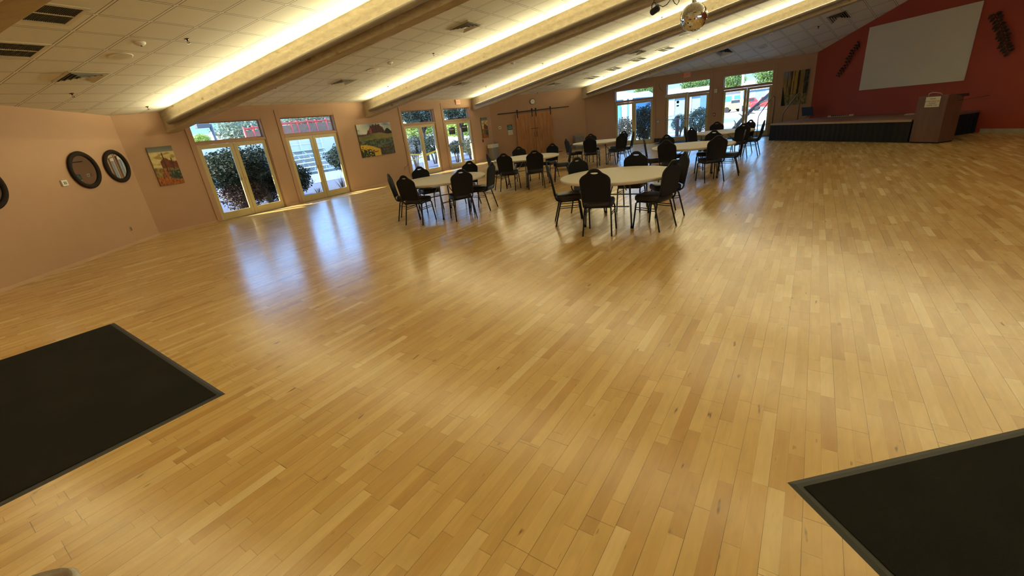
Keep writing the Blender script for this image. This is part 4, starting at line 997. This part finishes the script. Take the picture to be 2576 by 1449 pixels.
# stage light hung under the second visible beam
SP = away(1646, 27, 9.0)
t = thing('stage_light', 'small black stage light hanging beside the mirror ball', 'stage light', SP, .5)
ca = MB().lathe([(.055, -.10), (.075, -.085), (.080, .10), (.085, .12)], 20, cap=True); ca.v = [tuple(Matrix.Rotation(rad(65), 4, 'Y') @ Vector(v)*.68) for v in ca.v]; ca.build('can', blk, t)
dzs = .105
MB().tube([(-.01, -.05, 0), (-.01, -.045, .09), (-.01, -.02, .12), (-.01, .02, .12), (-.01, .045, .09), (-.01, .05, 0)], .008, 6).build('yoke', blk, t)
PB2 = BS[2]; 
zc = zon(PL[3][0], PL[3][1], SP)
MB().tube([(-.01, 0, .12), (-.01, 0, zc-SP.z)], .008, 6).build('hanging_rod', blk, t)
w0 = SP+Vector((.05, 0, .09)); w1 = away(1712, 0, 8.8); w2 = away(1700, -30, 8.8)
cb_ = [w0, away(1668, 17, 8.95), away(1678, 11, 8.9), away(1690, -6, 8.85), away(1697, 8, 8.8), away(1703, 12, 8.8), away(1708, 4, 8.8), w1+Vector((0, 0, .3))]
P0c = cb_[0].copy(); tag(MB().tube([p-P0c for p in cb_], .007, 6).build('stage_cable', blkp, loc=P0c), 'black looped cord running from the stage light to the mirror ball', 'cord')
# ------------------------------------------------------------------ outside
def outp(W, px, py, off_):
    return onpl(px, py, W.P-W.n*off_, W.n)
GZ = -.06
g = MB().poly([(-400, -400, GZ), (400, -400, GZ), (400, 400, GZ), (-400, 400, GZ)]); struct(g.build('ground', mat('pale_gravel', (.42, .37, .30), .95, noise_amt=.35, noise_scale=1.5, bump=.8, bump_scale=12)))
def strip(name, W, o0, o1, s0, s1, m_, lab, z=GZ+.01):
    p = [W.P+W.d*s-W.n*o+Vector((0, 0, z)) for s, o in ((s0, o0), (s1, o0), (s1, o1), (s0, o1))]
    struct(MB().poly(p).build(name, m_), lab)
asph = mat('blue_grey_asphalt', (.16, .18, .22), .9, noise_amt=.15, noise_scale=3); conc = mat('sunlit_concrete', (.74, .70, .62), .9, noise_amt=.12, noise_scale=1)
strip('path', WB, .2, 6.4, -30, 30, mat('shaded_lilac_gravel', (.075, .08, .105), .95, noise_amt=.5, noise_scale=9, bump=.8, bump_scale=30), 'gravel bed toned lilac-grey for shade outside the left glass doors'); strip('street', WB, 6.5, 13, -40, 40, asph, 'blue-grey street outside the left glass doors')  # shade over the gravel is put into its dark lilac colour
strip('path_entrance', WD, .2, 2.2, -4, 8, conc, 'pale concrete walk outside the entrance doors', GZ+.012); strip('street_entrance', WD, 7.5, 9.5, -40, 40, asph, 'blue-grey street outside the entrance doors', GZ+.013); strip('car_park', WD, 12, 34, -40, 50, conc, 'bright car park outside the entrance doors', GZ+.014)
def leafmesh(name, n, size, seed, lump=.25, fill=.55, droop=0):
    rnd = random.Random(seed); v = []; f = []
    n = int(n*1.7); size *= .85
    for k in range(n):
        while True:
            d = Vector((rnd.gauss(0, 1), rnd.gauss(0, 1), rnd.gauss(0, 1)))
            if d.length > .1: break
        d.normalize(); r = (fill+(1-fill)*rnd.random()**.5)*(1+lump*noise.noise(d*2.3+Vector((seed, 0, 0))))
        p = d*r; a = Vector((rnd.gauss(0, 1), rnd.gauss(0, 1), rnd.gauss(0, 1)-droop)).normalized(); b = a.orthogonal().normalized(); b.rotate(Matrix.Rotation(rnd.random()*6.28, 3, a))
        s = size*(.6+.8*rnd.random()); i = len(v); a = a*s; b = b*s*.45
        v += [tuple(p), tuple(p+a*.5+b), tuple(p+a), tuple(p+a*.5-b)]; f.append((i, i+1, i+2, i+3))
    me = bpy.data.meshes.new(name); me.from_pydata(v, [], f); return me
def leafm_(name, c, tr=.25):
    M = bpy.data.materials.new(name); M.use_nodes = True; nt = M.node_tree; N = nt.nodes; L = nt.links; b = N['Principled BSDF']
    oi = N.new('ShaderNodeNewGeometry'); mx = N.new('ShaderNodeMix'); mx.data_type = 'RGBA'; mx.inputs[6].default_value = (*[x*.6 for x in c], 1); mx.inputs[7].default_value = (*[min(1, x*1.5) for x in c], 1)
    L.new(oi.outputs['Random Per Island'], mx.inputs[0]); L.new(mx.outputs[2], b.inputs['Base Color']); b.inputs['Roughness'].default_value = .7
    t = N.new('ShaderNodeBsdfTranslucent'); L.new(mx.outputs[2], t.inputs[0]); m2 = N.new('ShaderNodeMixShader'); m2.inputs[0].default_value = tr
    L.new(b.outputs[0], m2.inputs[1]); L.new(t.outputs[0], m2.inputs[2]); L.new(m2.outputs[0], N['Material Output'].inputs[0]); return M
LM = {'dark': leafm_('dark_shrub_leaf', (.030, .045, .022)), 'green': leafm_('green_tree_leaf', (.10, .17, .035)), 'olive': leafm_('olive_shrub_leaf', (.12, .13, .06)), 'dry': leafm_('dry_shrub_leaf', (.30, .22, .11)), 'gum': leafm_('grey_green_gum_leaf', (.17, .20, .12)), 'twig': leafm_('brown_twigs', (.085, .05, .035), .1), 'lime': leafm_('bright_yellow_green_leaf', (.30, .38, .06))}
LMESH = {}
for k, (nm, cnt, sz, fill, dr) in {'dark': ('dark', 5200, .085, .35, 0), 'green': ('green', 3000, .12, .3, 0), 'olive': ('olive', 3600, .09, .4, 0), 'dry': ('dry', 2600, .11, .3, 0), 'gum': ('gum', 1300, .13, .15, 1.5), 'lime': ('lime', 2600, .13, .3, 0), 'twig': ('twig', 4200, .10, .1, 0)}.items():
    LMESH[k] = leafmesh('foliage_'+k, cnt, sz, hash(nm) % 50 if False else len(nm)*3+cnt % 17, .35, fill, dr); LMESH[k].materials.append(LM[nm])
barkm = mat('grey_brown_bark', (.10, .065, .045), .9)
def plant(name, cat, lab, base, ctr, rx, rz_, kind, group=None, nst=5, tr=.03, low=False):
    t = thing(name, lab, cat, (base.x, base.y, GZ), 0, group)
    if low:
        f = bpy.data.objects.new('twigs', LMESH['twig']); C.objects.link(f); f.parent = t; f.location = ((ctr.x-base.x)*.4, (ctr.y-base.y)*.4, (ctr.z-GZ)*.50); f.scale = (rx*.62, rx*.62, (ctr.z-GZ)*.50)
    f = bpy.data.objects.new('foliage', LMESH[kind]); C.objects.link(f); f.parent = t; f.location = (ctr.x-base.x, ctr.y-base.y, ctr.z-GZ); f.scale = (rx, rx, rz_); f.rotation_euler = (0, 0, random.random()*6)
    s = MB(); rnd = random.Random(int(abs(base.x)*100)); top = Vector((ctr.x-base.x, ctr.y-base.y, ctr.z-GZ))
    for k in range(nst):
        a = 2*PI*k/nst+rnd.random(); e = top+Vector((math.cos(a)*rx*.6, math.sin(a)*rx*.6, rz_*.3*rnd.random())) if nst > 1 else top+Vector((0, 0, rz_*.3))
        r0 = Vector((math.cos(a)*.06, math.sin(a)*.06, 0)) if nst > 1 else Vector((0, 0, 0))
        s.tube([r0, r0.lerp(e, .35)+Vector((0, 0, .15*top.z)) if nst > 1 else r0.lerp(e, .5), e], [tr, tr*.8, tr*.3], 6)
        if nst == 1:
            for q in range(6):
                b = 2*PI*q/6; s.tube([top*(.55), top+Vector((math.cos(b)*rx*.6, math.sin(b)*rx*.6, rz_*.2*math.sin(q*2)))], [tr*.45, tr*.15], 5)
    s.build('trunk' if nst == 1 else 'stems', barkm, t); return t
def plantpx(name, cat, lab, W, off_, x0, x1, y0, y1, kind, group=None, bx=None, **kw):
    xm, ym = (x0+x1)/2, (y0+y1)/2
    c = outp(W, xm, ym, off_); l = outp(W, x0, ym, off_); r = outp(W, x1, ym, off_); tp = outp(W, xm, y0, off_); bt = outp(W, xm, y1, off_)
    base = outp(W, bx or xm, ym, off_); rx = (x1-x0)/2*(c-CAM).length/FPX*.98
    return plant(name, cat, lab, base, c, rx, max(.2, (tp.z-bt.z)/2), kind, group, **kw)
G1_, G2_, G3_ = 'shrubs outside the left glass doors', 'shrubs outside the entrance doors', 'trees outside the building'
plantpx('shrub', 'shrub', 'large dark vase-shaped shrub outside the first glass doors', WB, 1.5, 512, 655, 372, 478, 'dark', G1_, bx=596, nst=46, tr=.014, low=True)
plantpx('shrub', 'shrub', 'dark shrub filling the right leaf of the first glass doors', WB, 2.6, 606, 712, 366, 492, 'dark', G1_, nst=20, tr=.015, low=True)
plantpx('shrub', 'shrub', 'dark green shrub low at the left edge of the second glass doors', WB, 1.7, 705, 775, 408, 492, 'dark', G1_)
plantpx('shrub', 'shrub', 'dark rounded shrub at the right edge of the second glass doors', WB, 3.0, 826, 900, 362, 428, 'dark', G1_)
plantpx('shrub', 'shrub', 'dark clipped shrub in the left leaf of the third glass doors', WB, 3.5, 1018, 1062, 342, 396, 'dark', G1_)
plantpx('shrub', 'shrub', 'dark clipped shrub in the right leaf of the third glass doors', WB, 4.2, 1064, 1112, 338, 388, 'dark', G1_)
plantpx('shrub', 'shrub', 'sparse dark shrub in the left leaf of the fourth glass doors', WB, 2.6, 1128, 1164, 352, 388, 'dark', G1_)
plantpx('shrub', 'shrub', 'green shrub in the right leaf of the fourth glass doors', WB, 2.6, 1164, 1200, 344, 392, 'olive', G1_)
plantpx('tree', 'tree', 'dark leafy tree filling the window over the third glass doors', WB, 7, 1000, 1110, 240, 318, 'dark', G3_, nst=1, tr=.16)
plantpx('tree', 'tree', 'dark leafy tree filling the window over the fourth glass doors', WB, 8, 1105, 1200, 236, 310, 'dark', G3_, nst=1, tr=.16)
plantpx('tree', 'tree', 'bright yellow-green tree seen through the top of the third glass doors', WB, 16, 1000, 1100, 300, 348, 'lime', G3_, nst=1, tr=.14)
plantpx('tree', 'tree', 'bright yellow-green tree seen through the top of the fourth glass doors', WB, 18, 1100, 1210, 296, 345, 'lime', G3_, nst=1, tr=.14)
plantpx('tree', 'tree', 'grey-green gum tree behind the street lamp', WB, 30, 556, 655, 286, 372, 'gum', G3_, nst=1, tr=.3)
plantpx('tree', 'tree', 'small yellowish palm-like tree at the foot of the street lamp', WB, 40, 492, 525, 336, 372, 'lime', G3_, nst=1, tr=.2)
plantpx('tree', 'tree', 'grey-green tree tops behind the red fence structure', WB, 34, 715, 835, 276, 320, 'gum', G3_, nst=1, tr=.3)
plantpx('tree', 'tree', 'sunlit yellow-green tree behind the first shrub', WB, 20, 500, 600, 368, 420, 'lime', G3_, nst=1, tr=.15)
plantpx('tree', 'tree', 'dry sunlit tree behind the bleachers', WB, 22, 730, 800, 345, 410, 'dry', G3_, nst=1, tr=.15)
plantpx('tree', 'tree', 'dry sunlit tree behind the right end of the bleachers', WB, 23, 800, 860, 340, 395, 'dry', G3_, nst=1, tr=.15)
plantpx('shrub', 'shrub', 'pale dry shrub in the left leaf of the doors nearest the barn doors', WD, 2.4, 1550, 1594, 296, 352, 'dry', G2_)
plantpx('shrub', 'shrub', 'large dark shrub in the right leaf of the doors nearest the barn doors', WD, 1.5, 1594, 1655, 264, 356, 'dark', G2_, nst=9)
plantpx('shrub', 'shrub', 'round green shrub in the right leaf of the middle entrance doors', WD, 3.2, 1733, 1782, 270, 332, 'olive', G2_)
plantpx('shrub', 'shrub', 'grey-green shrub behind the dark post outside the middle entrance doors', WD, 4.2, 1692, 1726, 286, 332, 'olive', G2_)
plantpx('tree', 'tree', 'leafy tree in the window over the doors nearest the barn doors', WD, 35, 1596, 1645, 212, 252, 'green', G3_, nst=1, tr=.12)
plantpx('tree', 'tree', 'leafy tree in the window over the middle entrance doors', WD, 23, 1722, 1790, 190, 240, 'green', G3_, nst=1, tr=.12)
plantpx('tree', 'tree', 'leafy tree in the left of the window over the doors nearest the stage', WD, 56, 1820, 1868, 180, 226, 'green', G3_, nst=1, tr=.12)
plantpx('tree', 'tree', 'leafy tree in the right of the window over the doors nearest the stage', WD, 62, 1912, 1970, 160, 212, 'green', G3_, nst=1, tr=.12)
plantpx('tree', 'tree', 'low far tree at the foot of the window over the doors nearest the barn doors', WD, 26, 1550, 1580, 240, 262, 'green', G3_, nst=1, tr=.15)
# spiky grass tufts
def tuft(P, h, lab):
    mb = MB(); rnd = random.Random(int(P.x*50))
    for k in range(40):
        a = rnd.random()*2*PI; r = rnd.random()*.5+.15; e = Vector((math.cos(a)*r*h, math.sin(a)*r*h, h*(.6+.5*rnd.random()))); w = Vector((-math.sin(a), math.cos(a), 0))*.008
        mb.poly([-w, w, e*.6+Vector((0, 0, .05))+w*.7, e, e*.6+Vector((0, 0, .05))-w*.7])
    tag(mb.build('grass_tuft', mat('dry_grass', (.16, .15, .10), .8), loc=(P.x, P.y, GZ)), lab, 'grass', 'grass tufts outside the left glass doors')
for x, y, o, h, l in ((858, 455, 1.2, .6, 'spiky dry grass tuft in the right leaf of the second glass doors'), (800, 475, .9, .35, 'low dry grass tuft at the foot of the second glass doors'), (675, 495, 1.5, .5, 'dry grass tuft under the right leaf of the first glass doors'), (1058, 425, 1.0, .5, 'spiky dry grass tuft behind the left leaf of the third glass doors')):
    tuft(outp(WB, x, y, o), h, l)
# caution tape
tapem = mat('yellow_tape', (.75, .70, .08), .4)
a0, a1, a2, a3 = outp(WB, 1026, 389, 1.0), outp(WB, 1072, 388.5, 1.1), outp(WB, 1106, 376, 1.0), outp(WB, 1030, 406, .9)
def ribbon(pts, w, name, lab):
    P = pts[0]; mb = MB()
    for k in range(len(pts)-1):
        A, B = pts[k]-P, pts[k+1]-P; z = Vector((0, 0, w/2)); mb.poly([A-z, B-z, B+z, A+z])
    o = mb.build(name, tapem, loc=P); s = o.modifiers.new('s', 'SOLIDIFY'); s.thickness = .002; tag(o, lab, 'tape', 'yellow tapes outside the third glass doors')
ribbon([a0, a1, a2], .06, 'caution_tape', 'upper yellow tape stretched outside the third glass doors'); ribbon([a3, a1+Vector((0, 0, -.05)), a2+Vector((0, 0, -.02))], .035, 'caution_tape', 'lower slanting yellow tape outside the third glass doors')
# street lamp
lp = outp(WB, 541, 350, 22); lt = outp(WB, 528, 316, 22); ll = outp(WB, 494, 316, 22)
t = thing('street_lamp', 'grey shoebox street lamp seen over the first glass doors', 'street lamp', (lp.x, lp.y, GZ)); gl = mat('grey_lamp_paint', (.09, .09, .085), .5)
zz = lt.z-GZ; dx = (ll-lt); dx.z = 0; Ld = dx.length; dx.normalize()
MB().tube([(0, 0, 0), (0, 0, zz+.1)], .11, 10).build('pole', gl, t)
MB().tube([(0, 0, zz), tuple(dx*Ld*.4+Vector((0, 0, zz)))], .05, 8).build('arm', gl, t)
Mh = Matrix.Translation(dx*Ld*.62+Vector((0, 0, zz))) @ Matrix.Rotation(math.atan2(dx.y, dx.x), 4, 'Z')
MB().box(-.42, .42, -.2, .2, -.14, .14, Mh).build('lamp_head', gl, t, bevel=.03)
# red framed fence structures
redp = mat('red_painted_steel', (.50, .06, .035), .5); bam = mat('brown_reed_screen', (.22, .12, .07), .9, noise_amt=.4, noise_scale=6)
def redfence(lab, off_, xs, ytops, pan):
    P0_ = outp(WB, xs[0], ytops[0], off_); t = thing('red_fence', lab, 'fence', (P0_.x, P0_.y, GZ), 0, 'red framed reed fences')
    pts = [outp(WB, x, y, off_) for x, y in zip(xs, ytops)]
    for p in pts: q = (p.x-P0_.x, p.y-P0_.y); MB().tube([(*q, 0), (*q, p.z-GZ)], .075, 8).build('post', redp, t)
    rl = MB()
    for k in range(len(pts)-1):
        A, B = pts[k]-P0_, pts[k+1]-P0_; za, zb = pts[k].z-GZ-.15, pts[k+1].z-GZ-.15; rl.tube([(A.x, A.y, za), (B.x, B.y, zb)], .08, 6); 
        m_ = MB(); nv = Vector((B.y-A.y, A.x-B.x, 0)).normalized()*.03
        for sg in (1,):
            q = [(A.x, A.y, .3), (B.x, B.y, .3), (B.x, B.y, zb-.2-pan), (A.x, A.y, za-.2-pan)]
            m_.poly([Vector(v)+nv for v in q]); m_.poly([Vector(v)-nv for v in q][::-1])
            for j in range(4): m_.poly([Vector(q[j])+nv, Vector(q[j])-nv, Vector(q[(j+1) % 4])-nv, Vector(q[(j+1) % 4])+nv])
        m_.build('reed_panel', bam, t)
    rl.build('top_rail', redp, t)
redfence('red steel fence with reed panels seen over the second glass doors', 17, [690, 705, 729, 745, 771, 792, 818, 840], [306, 306, 304, 303, 300, 300, 297, 300], -.08)
redfence('red steel fence with reed panels seen over the first glass doors', 20, [612, 634, 660], [320, 316, 314], .0)
# bleachers
bw = mat('white_bleacher_metal', (.75, .76, .78), .4, metal=.1)
P = outp(WB, 748, 446, 13.2); Q = outp(WB, 880, 418, 13.2); bu = (Q-P); bu.z = 0; Lb = bu.length; 
t = thing('bleachers', 'white metal bleachers across the street outside the second glass doors', 'bleachers', (P.x, P.y, GZ), math.atan2(bu.y, bu.x))
for k in range(5):
    MB().box(-1, Lb, .55*k+.1, .55*k+.38, .42+.26*k, .46+.26*k).build('bench', bw, t); MB().box(-1, Lb, .55*k-.2, .55*k+.08, .16+.26*k, .20+.26*k).build('footboard', bw, t)
fr = MB()
for k in range(7):
    x = -1+(Lb+1)*k/6; fr.tube([(x, 0, 0), (x, 2.5, 1.5)], .03, 6).tube([(x, 2.5, 0), (x, 2.5, 2.3)], .03, 6).tube([(x, .2, 0), (x, .2, .42)], .03, 6).tube([(x, 1.4, 0), (x, 1.4, .95)], .03, 6)
fr.tube([(-1, 2.5, 2.3), (Lb, 2.5, 2.3)], .03, 6).tube([(-1, 2.5, 1.9), (Lb, 2.5, 1.9)], .025, 6); fr.build('frame', bw, t)
for k in range(4):
    x = -.6+k*(Lb+.6)/3; sc_ = MB().tube([(x, 3.4, 0), (x, 3.4, 2.45)], .05, 6).tube([(x, 3.4, 2.3), (x+1.3, 3.4, 1.6)], .03, 6); tag(sc_.build('scaffold_pole', bw, loc=(P.x, P.y, GZ), rz=math.atan2(bu.y, bu.x)), 'white upright pole with a bracing bar behind the bleachers', 'pole', 'poles behind the bleachers')
A_, B_ = outp(WB, 722, 360, 15.8), outp(WB, 905, 350, 15.8); gw = MB().box(-9, (B_-A_).dot(WB.d)+.5, 0, .3, 0, 2.35)
tag(gw.build('garden_wall', mat('cream_stucco', (.62, .55, .42), .9, noise_amt=.1, noise_scale=.6), loc=(A_.x, A_.y, GZ), rz=WB.rz), 'pale cream garden wall behind the bleachers', 'wall')
# buildings
def building(lab, W, off_, x0, x1, ytop, dep, wallc, roofc, wins, name='mobile_home', cols=(), yref=None):
    A, B = outp(W, x0, yref or 280, off_), outp(W, x1, yref or 280, off_); tp = outp(W, (x0+x1)/2, ytop, off_); Lx = (B-A).dot(W.d); h = tp.z-GZ
    t = thing(name, lab, 'building', (A.x, A.y, GZ), W.rz)
    wm = mat('siding_%d' % (int(wallc[0]*1000)+int(wallc[2]*10)), wallc, .8); MB().box(0, Lx, 0, dep, 0, h).build('walls', wm, t)
    r = MB(); r.v += [(-.3, -.4, h), (Lx+.3, -.4, h), (Lx+.3, dep+.4, h), (-.3, dep+.4, h), (-.3, dep/2, h+.5), (Lx+.3, dep/2, h+.5)]
    for f in ((0, 1, 5, 4), (2, 3, 4, 5), (0, 4, 3), (1, 2, 5), (0, 3, 2, 1)): r.f.append(f); r.sm.append(False)
    r.build('roof', mat('roof_%d' % int(roofc[0]*1000), roofc, .7), t)
    for (a, b, z0, z1, c) in wins:
        w = MB(); w.box(Lx*a-.06, Lx*b+.06, -.05, .02, z0-.06, z1+.06).build('window_frame', whit, t); MB().box(Lx*a, Lx*b, -.07, -.045, z0, z1).build('window_pane', mat('pane_%d' % int(c[2]*100), c, .15), t)
    for a in cols: MB().box(Lx*a-.12, Lx*a+.12, -1.0, -.76, 0, h).build('porch_column', whit, t)
building('bright blue cottage with white porch columns beyond the doors nearest the barn doors', WD, 17, 1540, 1598, 250, 6, (.03, .15, .27), (.6, .6, .6), [(.45, .62, .2, 2.2, (.75, .75, .72))], 'cottage', cols=(.2, .72, .95))
building('white cottage beside the bright blue one', WD, 26, 1606, 1650, 252, 6, (.70, .68, .62), (.7, .7, .68), [(.4, .7, 1.0, 2.0, (.15, .25, .22))], 'cottage')
building('pale blue mobile home beyond the middle entrance doors', WD, 12.5, 1672, 1760, 240, 7, (.14, .24, .33), (.75, .73, .68), [(.12, .26, 1.0, 2.1, (.25, .42, .50)), (.62, .74, 1.0, 2.0, (.25, .42, .50))])
building('pale blue mobile home beyond the doors nearest the stage', WD, 52, 1868, 1960, 224, 7, (.14, .26, .34), (.75, .73, .68), [(.2, .3, .9, 2.0, (.2, .3, .34)), (.6, .7, .9, 2.0, (.2, .3, .34))])
building('white and blue motor coach parked beyond the doors nearest the stage', WD, 44, 1812, 1866, 232, 3, (.36, .42, .46), (.7, .7, .68), [(.05, .5, 1.2, 1.9, (.05, .18, .28)), (.6, .9, 1.2, 1.9, (.05, .18, .28))], 'motor_coach')
def car(lab, W, off_, x0, x1, py, col, head=0):
    A, B = outp(W, x0, py, off_), outp(W, x1, py, off_); L_ = max(3.0, (B-A).dot(W.d)); t = thing('car', lab, 'car', (A.x, A.y, GZ), W.rz, 'parked cars')
    sc = L_/4.2; side = [(0, .35), (0, .75), (.15, .88), (1.0, .95), (1.55, 1.42), (3.1, 1.44), (3.8, .98), (4.2, .9), (4.2, .35)]
    mb = MB(); n = len(side)
    for y in (0, 1.7): mb.v += [(x*sc, y, z) for x, z in side]
    for k in range(n): mb.f.append((k, (k+1) % n, n+(k+1) % n, n+k)); mb.sm.append(False)
    mb.f.append(tuple(range(n))); mb.f.append(tuple(range(n, 2*n))); mb.sm += [False]*2
    mb.build('body', mat('car_paint_%d' % int(col[0]*100+col[1]*10), col, .25, coat=.5), t, bevel=.06)
    MB().box(1.5*sc, 3.15*sc, -.01, 1.71, 1.02, 1.36).build('side_windows', mat('dark_car_glass', (.03, .04, .05), .1), t)
    for x in (.85, 3.35):
        for y in (.0, 1.52): MB().disc_y(x*sc, .33, .33, y-.02, y+.2, 20).build('wheel', rub, t)
car('yellow-green car seen in the left leaf of the doors nearest the stage', WD, 40, 1815, 1840, 262, (.42, .42, .12)); car('red car seen in the left leaf of the doors nearest the stage', WD, 42, 1846, 1870, 258, (.45, .03, .03)); car('red car seen in the right leaf of the doors nearest the stage', WD, 37, 1888, 1912, 250, (.45, .05, .05))
# dead trunk leaning outside the doors nearest the stage
q0, q1, q2, q3 = outp(WD, 1836, 334, 3.2), outp(WD, 1862, 306, 3.0), outp(WD, 1893, 274, 3.0), outp(WD, 1940, 232, 3.0)
t = thing('dead_tree', 'leaning dead grey trunk with bare branches outside the doors nearest the stage', 'tree', (q0.x, q0.y, GZ)); O_ = Vector((q0.x, q0.y, GZ))
MB().tube([q0-O_-Vector((0, 0, max(0, q0.z-GZ))), q1-O_, q2-O_, q3-O_], [.12, .10, .085, .07], 8).build('trunk', mat('weathered_grey_wood', (.10, .075, .06), .8), t)
br = MB()
for x, y, x2, y2 in ((1850, 318, 1846, 302), (1862, 306, 1880, 300), (1870, 298, 1858, 286), (1893, 274, 1925, 262), (1905, 262, 1935, 252), (1880, 286, 1900, 286), (1836, 330, 1815, 326)):
    br.tube([outp(WD, x, y, 3.0)-O_, (outp(WD, (x+x2)/2+2, (y+y2)/2-2, 2.9))-O_, outp(WD, x2, y2, 2.7)-O_], [.05, .035, .015], 6)
br.build('branches', mat('pale_dry_wood', (.45, .33, .18), .8), t)
pp = outp(WD, 1703, 330, 2.6); t = thing('post', 'dark wooden post with a small white box outside the middle entrance doors', 'post', (pp.x, pp.y, GZ))
MB().box(-.07, .07, -.07, .07, 0, outp(WD, 1703, 292, 2.6).z-GZ).build('shaft', mat('dark_wood_post', (.07, .05, .04), .8), t); MB().box(.05, .16, -.06, .06, .62, .95).build('box', whit, t)
wp = outp(WD, 1861, 300, 8); t = tag(MB().tube([(0, 0, 0), (0, 0, 6)], .07, 8).build('flag_pole', whit, loc=(wp.x, wp.y, GZ)), 'thin white pole outside the doors nearest the stage', 'pole')
# hills
hl = MB(); n = 60
for k in range(n+1):
    a = rad(-95+190*k/n); R_ = 330; z = 10+16*abs(noise.noise(Vector((k*.13, 1, 0))))+6*abs(noise.noise(Vector((k*.5, 4, 0))))
    hl.v += [(R_*math.sin(a), R_*math.cos(a), GZ-1), ((R_+60)*math.sin(a), (R_+60)*math.cos(a), z), ((R_+160)*math.sin(a), (R_+160)*math.cos(a), GZ-1)]
    if k: i = 3*k; hl.f += [(i-3, i, i+1, i-2), (i-2, i+1, i+2, i-1)]; hl.sm += [True, True]
struct(hl.build('hills', mat('pale_desert_hill', (.50, .44, .38), .95, noise_amt=.2, noise_scale=.05)))
# ------------------------------------------------------------------ light
EXPO = 0.22
SUN, SKY, TROUGH = 17.0, 2.3, .80
w = bpy.data.worlds.new('world'); bpy.context.scene.world = w; w.use_nodes = True; nt = w.node_tree
bg = nt.nodes['Background']; #sk = nt.nodes.new('ShaderNodeTexSky'); sk.sky_type = 'NISHITA'; sk.sun_disc = False; sk.sun_elevation = rad(33); sk.sun_rotation = rad(235); sk.dust_density = .6; sk.air_density = 1.1
tcw = nt.nodes.new('ShaderNodeTexCoord'); sxw = nt.nodes.new('ShaderNodeSeparateXYZ'); rw = nt.nodes.new('ShaderNodeValToRGB'); nt.links.new(tcw.outputs['Generated'], sxw.inputs[0]); nt.links.new(sxw.outputs['Z'], rw.inputs[0])
for k_, (p_, c_) in enumerate(((0, (.45, .66, .76)), (.06, (.17, .42, .55)), (.14, (.36, .85, 1.6)), (.32, (.8, 1.6, 3.2)), (.7, (.45, .85, 1.9)))):
    el = rw.color_ramp.elements[k_] if k_ < 2 else rw.color_ramp.elements.new(p_); el.position = p_; el.color = (*c_, 1)
nt.links.new(rw.outputs[0], bg.inputs[0]); bg.inputs[1].default_value = SKY
sd = bpy.data.lights.new('sun', 'SUN'); sd.energy = SUN; sd.angle = rad(.6); sd.color = (1, .93, .80)
so = bpy.data.objects.new('sun', sd); C.objects.link(so)
tv = hv(68)*math.cos(rad(33)); tv.z = -math.sin(rad(33)); so.rotation_euler = tv.to_track_quat('-Z', 'Y').to_euler()
for k, (P, ax, ay, s0, L_, w_) in enumerate(LAMPS):
    ld = bpy.data.lights.new('trough_lamp', 'AREA'); ld.shape = 'RECTANGLE'; Ls = L_-s0-.3; ld.size = Ls; ld.size_y = .09; ld.energy = 17*Ls*TROUGH; ld.color = (1, .89, .50)
    lo = bpy.data.objects.new('trough_lamp', ld); C.objects.link(lo)
    ctr = P+ax*((s0+L_)/2)-ay*(w_+.08)+Vector((0, 0, -.305)); X = ax.normalized(); Z = -(Vector((0, 0, 1))-ay*1.9).normalized(); Y = Z.cross(X).normalized(); Z = X.cross(Y)
    M = Matrix((X, Y, Z)).transposed().to_4x4(); M.translation = ctr; lo.matrix_world = M
# daylight portals at the glass doors
def portal(W, c):
    ld = bpy.data.lights.new('door_portal', 'AREA'); ld.shape = 'RECTANGLE'; ld.size = 1.85; ld.size_y = 2.5; ld.cycles.is_portal = True
    lo = bpy.data.objects.new('door_portal', ld); C.objects.link(lo); P = W.at(c, 1.28, -.18); Z = -W.n; X = W.d; Y = Vector((0, 0, 1))
    Zz = X.cross(Y); M = Matrix((X, Y, Zz)).transposed().to_4x4()
    if (-Zz).dot(W.n) < 0: M = Matrix((-X, Y, -Zz)).transposed().to_4x4()
    M.translation = P; lo.matrix_world = M
for c in DB: portal(WB, c)
for c in DD: portal(WD, c)
for c in HG: portal(WG, c)
for c in HF: portal(WF, c)
sc = bpy.context.scene
sc.view_settings.view_transform = 'Standard'; sc.view_settings.look = 'None'; sc.view_settings.exposure = EXPO; sc.view_settings.gamma = 1; sc.view_settings.use_curve_mapping = False
sc.cycles.use_denoising = True; sc.cycles.max_bounces = 8; sc.cycles.diffuse_bounces = 4; sc.cycles.transparent_max_bounces = 12; sc.cycles.sample_clamp_indirect = 6
sc.cycles.use_adaptive_sampling = True; sc.cycles.adaptive_threshold = .02
